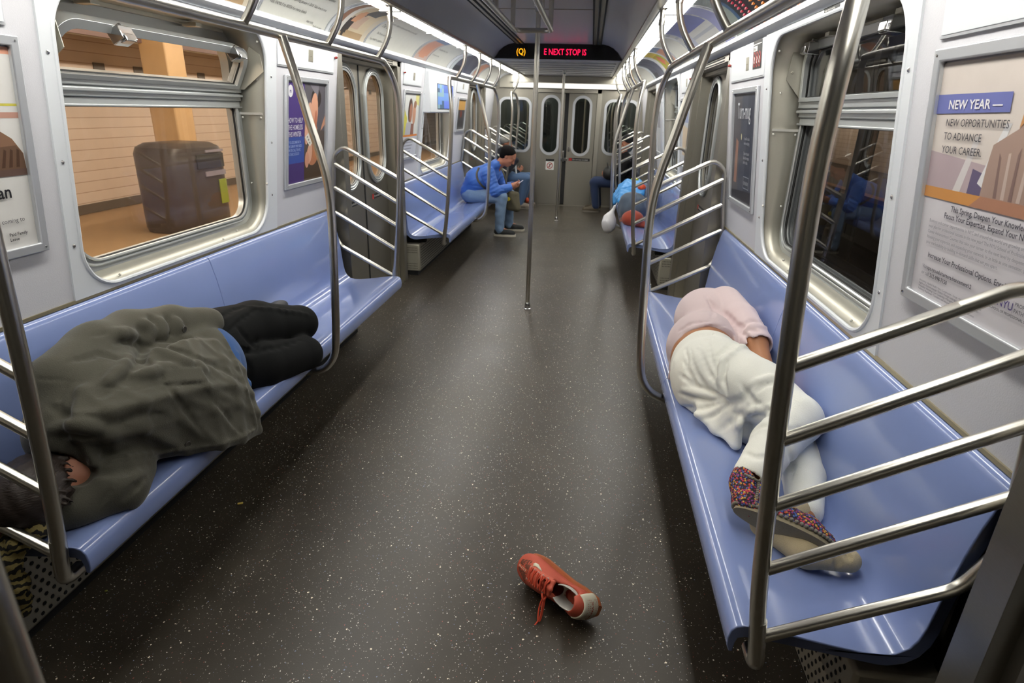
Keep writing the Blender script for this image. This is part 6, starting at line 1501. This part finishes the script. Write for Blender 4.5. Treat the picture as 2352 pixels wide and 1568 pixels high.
# ------------------------------------------------------------------ the lost running shoe on the floor
def red_shoe():
    r = thing('running_shoe', 'worn red-orange running shoe lying tilted on the floor', 'shoe', (.460, 1.700, 0))
    WORLD_OFF[r.name] = Vector((0, 0, 0))
    ang = math.atan2(.60, -.80); r.rotation_mode = 'QUATERNION'
    M = Matrix.Rotation(ang, 3, 'Z') @ Matrix.Rotation(math.radians(-56), 3, 'X'); r.rotation_quaternion = M.to_quaternion()
    RED = pm('rust_red_mesh', (176, 74, 52), .65, bump=.5, scale=500, var=.14); ORANGE = pm('orange_leather', (190, 84, 58), .5, bump=.3, scale=200, var=.12); GUM = pm('gum_sole', (172, 96, 54), .5, var=.12, scale=30); CREAM = pm('cream_patch', (206, 200, 178), .55, var=.05); LIN = pm('grey_lining', (178, 176, 168), .85, var=.08); BROWN = pm('brown_mesh', (104, 56, 40), .8, bump=.6, scale=700, var=.2)
    Wd = lambda x: np.interp(x, [-.145, -.13, -.09, -.03, .04, .09, .12, .138, .146], [.014, .030, .036, .034, .042, .047, .041, .027, .010])
    st = [-.146, -.142, -.13, -.11, -.08, -.04, 0, .04, .075, .10, .12, .135, .143, .147]
    m = MB(); rings = []
    for x in st:
        w = float(Wd(x)); toe = max(0, x-.08)*.25; c = -.010 if -.06 < x < .05 else 0
        rings.append([(x, w*.90, toe), (x, w+.003, toe+.010), (x, w+.002, toe+.026-max(0, x-.06)*.06), (x, w*.7, toe+.028), (x, -w*.7, toe+.028), (x, -w-.003+0, toe+.026-max(0, x-.06)*.06), (x, -w-.003, toe+.010), (x, -w*.9, toe)])
    m.loft(rings); m.build('outsole', GUM, r, angle=50)
    v = Vox((-.17, -.07, .0), (.17, .07, .15), .0022)
    for x in [-.115+.0115*i for i in range(22)]:
        w = float(Wd(x))*.98; zt = float(np.interp(x, [-.12, -.08, -.02, .03, .08, .13], [.098, .088, .082, .088, .066, .045])); v.ell((x, 0, .030+zt*.42), (.024, w, zt*.58), None, .012)
    v.ell((-.105, 0, .075), (.040, .036, .045), None, .02); v.cut((0, 0, -1), -.022, .004)
    outer = v.D.copy()
    v.ell((-.072, 0, .088), (.056, .0300, .062), None, .006, 'sub'); v.cap((-.07, 0, .060), (.06, 0, .050), .024, .026, .01, 'sub'); v.ell((-.03, 0, .105), (.055, .022, .035), None, .008, 'sub')
    v.cap((-.01, 0, .118), (.075, 0, .088), .010, .006, .004, 'sub')
    for s in (-1, 1): v.ell((-.06, s*.034, .104), (.045, .02, .022), None, .01, 'sub')
    v.mesh('upper', RED, r, 1)
    # overlays follow the outside of the upper
    up = Vox((-.17, -.07, .0), (.17, .07, .15), .0022); up.D = outer
    def top(x, y):
        i = int(round((x-up.lo[0])/up.h)); jx = int(round((y-up.lo[1])/up.h)); col = up.D[i, jx]; k = np.where(col < 0)[0]
        return up.ax[2][k[-1]] if len(k) else .03
    def skin(name, mat, fn, nx, ny, lift=.0016):
        mm = MB(); P = [[None]*(ny+1) for _ in range(nx+1)]
        for i in range(nx+1):
            for jj in range(ny+1):
                x, y = fn(i/nx, jj/ny); P[i][jj] = (x, y, float(top(x, y))+lift)
        n0 = (nx+1)*(ny+1); mm.add([p for row in P for p in row]+[(p[0], p[1], p[2]-.002) for row in P for p in row], [(i*(ny+1)+jj, (i+1)*(ny+1)+jj, (i+1)*(ny+1)+jj+1, i*(ny+1)+jj+1) for i in range(nx) for jj in range(ny)]+[(n0+i*(ny+1)+jj+1, n0+(i+1)*(ny+1)+jj+1, n0+(i+1)*(ny+1)+jj, n0+i*(ny+1)+jj) for i in range(nx) for jj in range(ny)])
        return mm.build(name, mat, r, angle=80)
    skin('toe_mesh', BROWN, lambda a, b: (.080+.048*a, (-.036+.002*a)*(1-a*.45)+b*.072*(1-a*.55)), 10, 12)
    skin('toe_strip', ORANGE, lambda a, b: (.082+.052*a, -.004+b*.011), 10, 3, .003)
    mm = MB()
    for i in range(6):
        x = .090+i*.0072; z = float(top(x, .002)); mm.box((x, .0015, z+.0052), (.0016, .006, .0008))
    mm.build('white_dashes', CREAM, r)
    for s in (-1, 1): skin('eyelet_stay', ORANGE, lambda a, b, s=s: (-.012+.092*a, s*(.0165-.003*a+b*.012)), 12, 4, .0022)
    for s in (-1, 1):
        mm = MB()
        for i in range(5):
            x = .0+i*.018; y = s*(.021-.0005*i); z = float(top(x, y)); mm.lathe([(.0036, 0), (.0036, .001), (.0022, .0016), (.0008, .0004)], (x, y, z+.003), (0, s*.5, 1), 12)
        mm.build('eyelets', LIN, r)
    mm = MB(); pts = []
    for i in range(5):
        x = .072-i*.018; s = 1 if i % 2 else -1; y = .021
        mm.tube(spline([(x, -y, float(top(x, -y))+.004), (x-.003, -.008, float(top(x, -.02))+.009), (x-.006, .008, float(top(x, .02))+.009), (x-.009, y, float(top(x-.009, y))+.004)], 4), .0026, 7)
        mm.tube(spline([(x, y, float(top(x, y))+.004), (x-.003, .008, float(top(x, .02))+.007), (x-.006, -.008, float(top(x, -.02))+.007), (x-.009, -y, float(top(x-.009, -y))+.004)], 4), .0026, 7)
    LACE = pm('orange_lace', (198, 74, 48), .8, bump=.5, scale=600)
    lace = mm.build('laces', LACE, r)
    mm = MB(); K = Vector((-.006, .028, .098)); inv = M.transposed(); g = inv @ Vector((0, 0, -1)); cdir = inv @ Vector((-.35, -.93, 0))
    base = K+g*.0
    def dn(a, b, c): return tuple(K+g*a+cdir*b+Vector((1, 0, 0))*c)
    mm.tube(spline([dn(0, 0, 0), dn(.010, .018, .004), dn(.035, .03, .006), dn(.058, .045, .0), dn(.060, .040, -.006), dn(.036, .024, -.006), dn(.006, .008, -.004)], 5), .0026, 7)
    mm.tube(spline([dn(0, 0, .002), dn(.02, .022, -.002), dn(.05, .036, -.004), dn(.070, .060, .004), dn(.073, .092, .014)], 5), .0026, 7)
    mm.tube(spline([dn(-.004, -.004, .01), dn(-.006, .012, .006), dn(.004, .016, -.002), dn(.002, .0, -.006)], 4), .0034, 7)
    mm.build('lace_bow', LACE, lace)
    # tongue, lining, heel patch with its wording, side mark
    tg = Vox((-.06, -.04, .04), (.09, .04, .16), .0026); tg.sheet([[(.07, -.018, .078), (.07, 0, .084), (.07, .018, .078)], [(.02, -.020, .088), (.02, 0, .097), (.02, .020, .088)], [(-.022, -.022, .106), (-.026, 0, .116), (-.022, .022, .106)]], .0042, .006); tg.mesh('tongue', RED, r, 1)
    ln = Vox((-.16, -.05, .02), (.02, .05, .14), .0026); ln.ell((-.072, 0, .088), (.0575, .0315, .063), None, .004); ln.ell((-.072, 0, .093), (.053, .027, .066), None, .004, 'sub'); ln.cut((0, 0, 1), .1, .003); ln.cut((0, 0, -1), -.04, .003); ln.cut((1, 0, 0), -.03, .003); ln.mesh('lining', LIN, r, 1)
    mm = MB(); rows = []
    def hp(a, z): 
        w = np.interp(z, [.02, .04, .08, .105], [.040, .0435, .042, .037]); rx = np.interp(z, [.02, .04, .08, .105], [.043, .0465, .046, .040]); return (-.105-rx*math.cos(a), w*math.sin(a), z)
    N_ = 14; rows = [[hp(-1.3+2.6*i/N_, .028+.078*jj/8) for i in range(N_+1)] for jj in range(9)]; inn = [[(p[0]+.003, p[1]*.94, p[2]) for p in row] for row in rows]
    mm.v = [p for row in rows for p in row]+[p for row in inn for p in row]; n1 = (N_+1)*9
    for jj in range(8):
        for i in range(N_): q = (jj*(N_+1)+i, jj*(N_+1)+i+1, (jj+1)*(N_+1)+i+1, (jj+1)*(N_+1)+i); mm.f += [q, tuple(n1+t_ for t_ in q[::-1])]
    for i in range(N_): mm.f += [(i, i+1, n1+i+1, n1+i), (8*(N_+1)+i, 8*(N_+1)+i+1, n1+8*(N_+1)+i+1, n1+8*(N_+1)+i)]
    for jj in range(8):
        for i in (0, N_): a_, b_ = jj*(N_+1)+i, (jj+1)*(N_+1)+i; mm.f.append((a_, b_, n1+b_, n1+a_))
    mm.mi = [0]*len(mm.f); ptch = mm.build('heel_patch', CREAM, r, angle=80)
    mm = MB(); k = MB(); letters(k, 'AIRMAX', (0, 0, 0), (1, 0, 0), (0, 1, 0), .0135, 'CENTER', 1.15, 0, bold=.02)
    wrap = lambda u, z: Vector(hp(-u/.040, z))+Vector((-.0012*math.cos(u/.04), .0012*math.sin(-u/.04), 0))
    mm.add([tuple(wrap(p[0], .064+p[1])) for p in k.v], k.f)
    for i in range(14):
        for jj in (0, 1, 2, 5, 6, 7):
            if (i*7+jj*3) % 5 == 0: continue
            u = -.033+i*.005; z = .036+jj*.0078; c_ = [wrap(u+du, z+dz) for du, dz in ((-.0012, -.0012), (.0012, -.0012), (.0012, .0012), (-.0012, .0012))]; mm.add([tuple(p) for p in c_], [(0, 1, 2, 3)])
    mm.build('heel_print', pm('print_red', (160, 70, 50), .6), ptch)
    mm = MB(); sw = [(.052, -.0), (.060, .010), (.050, .012), (.030, .008), (.012, .004), (.030, .003), (.044, .003)]
    P3 = []
    for (x, t_) in [(.070, .000), (.076, .006), (.072, .011), (.060, .012), (.044, .009), (.030, .004), (.046, .0045), (.058, .0048), (.064, .004)]:
        y = -.024-t_; P3.append((x, y, float(top(x, y))+.0035))
    mm.add(P3, [(0, 1, 2, 3, 8), (8, 3, 7), (7, 3, 4, 6), (6, 4, 5)]); mk = mm.build('side_mark', CREAM, r)
    q = mk.modifiers.new('thickness', 'SOLIDIFY'); q.thickness = .001
    r.scale = (1.13, 1.13, 1.13)
    bpy.context.view_layer.update()
    lowest = min((r.matrix_world @ (ch.matrix_local @ v_.co)).z for ch in r.children if ch.type == 'MESH' and ch.name.startswith(('outsole', 'upper', 'heel')) for v_ in ch.data.vertices)
    r.location.z -= lowest-.0015
    return r
red_shoe()
# scraps on the floor
for (px, py, c, lb) in ((552, 1157, (196, 170, 80), 'small yellow paper scrap on the floor beside the left bench'), (244, 1358, (130, 136, 60), 'tiny olive crumb on the floor near the left bench end'), (70, 1378, (190, 190, 180), 'tiny pale crumb on the floor beside the scarf')):
    p = at(px, py, 0); m = MB(); m.box((p[0], p[1], .003), (.022 if py < 1200 else .008, .012 if py < 1200 else .006, .004), Matrix.Rotation(.5, 3, 'Z')); o = m.build('paper_scrap', pm(f'scrap_{px}', c, .8), None, bevel=.001); tag(o, lb, 'litter', 'scraps on the floor')

bpy.data.objects.remove(_fo, do_unlink=True)
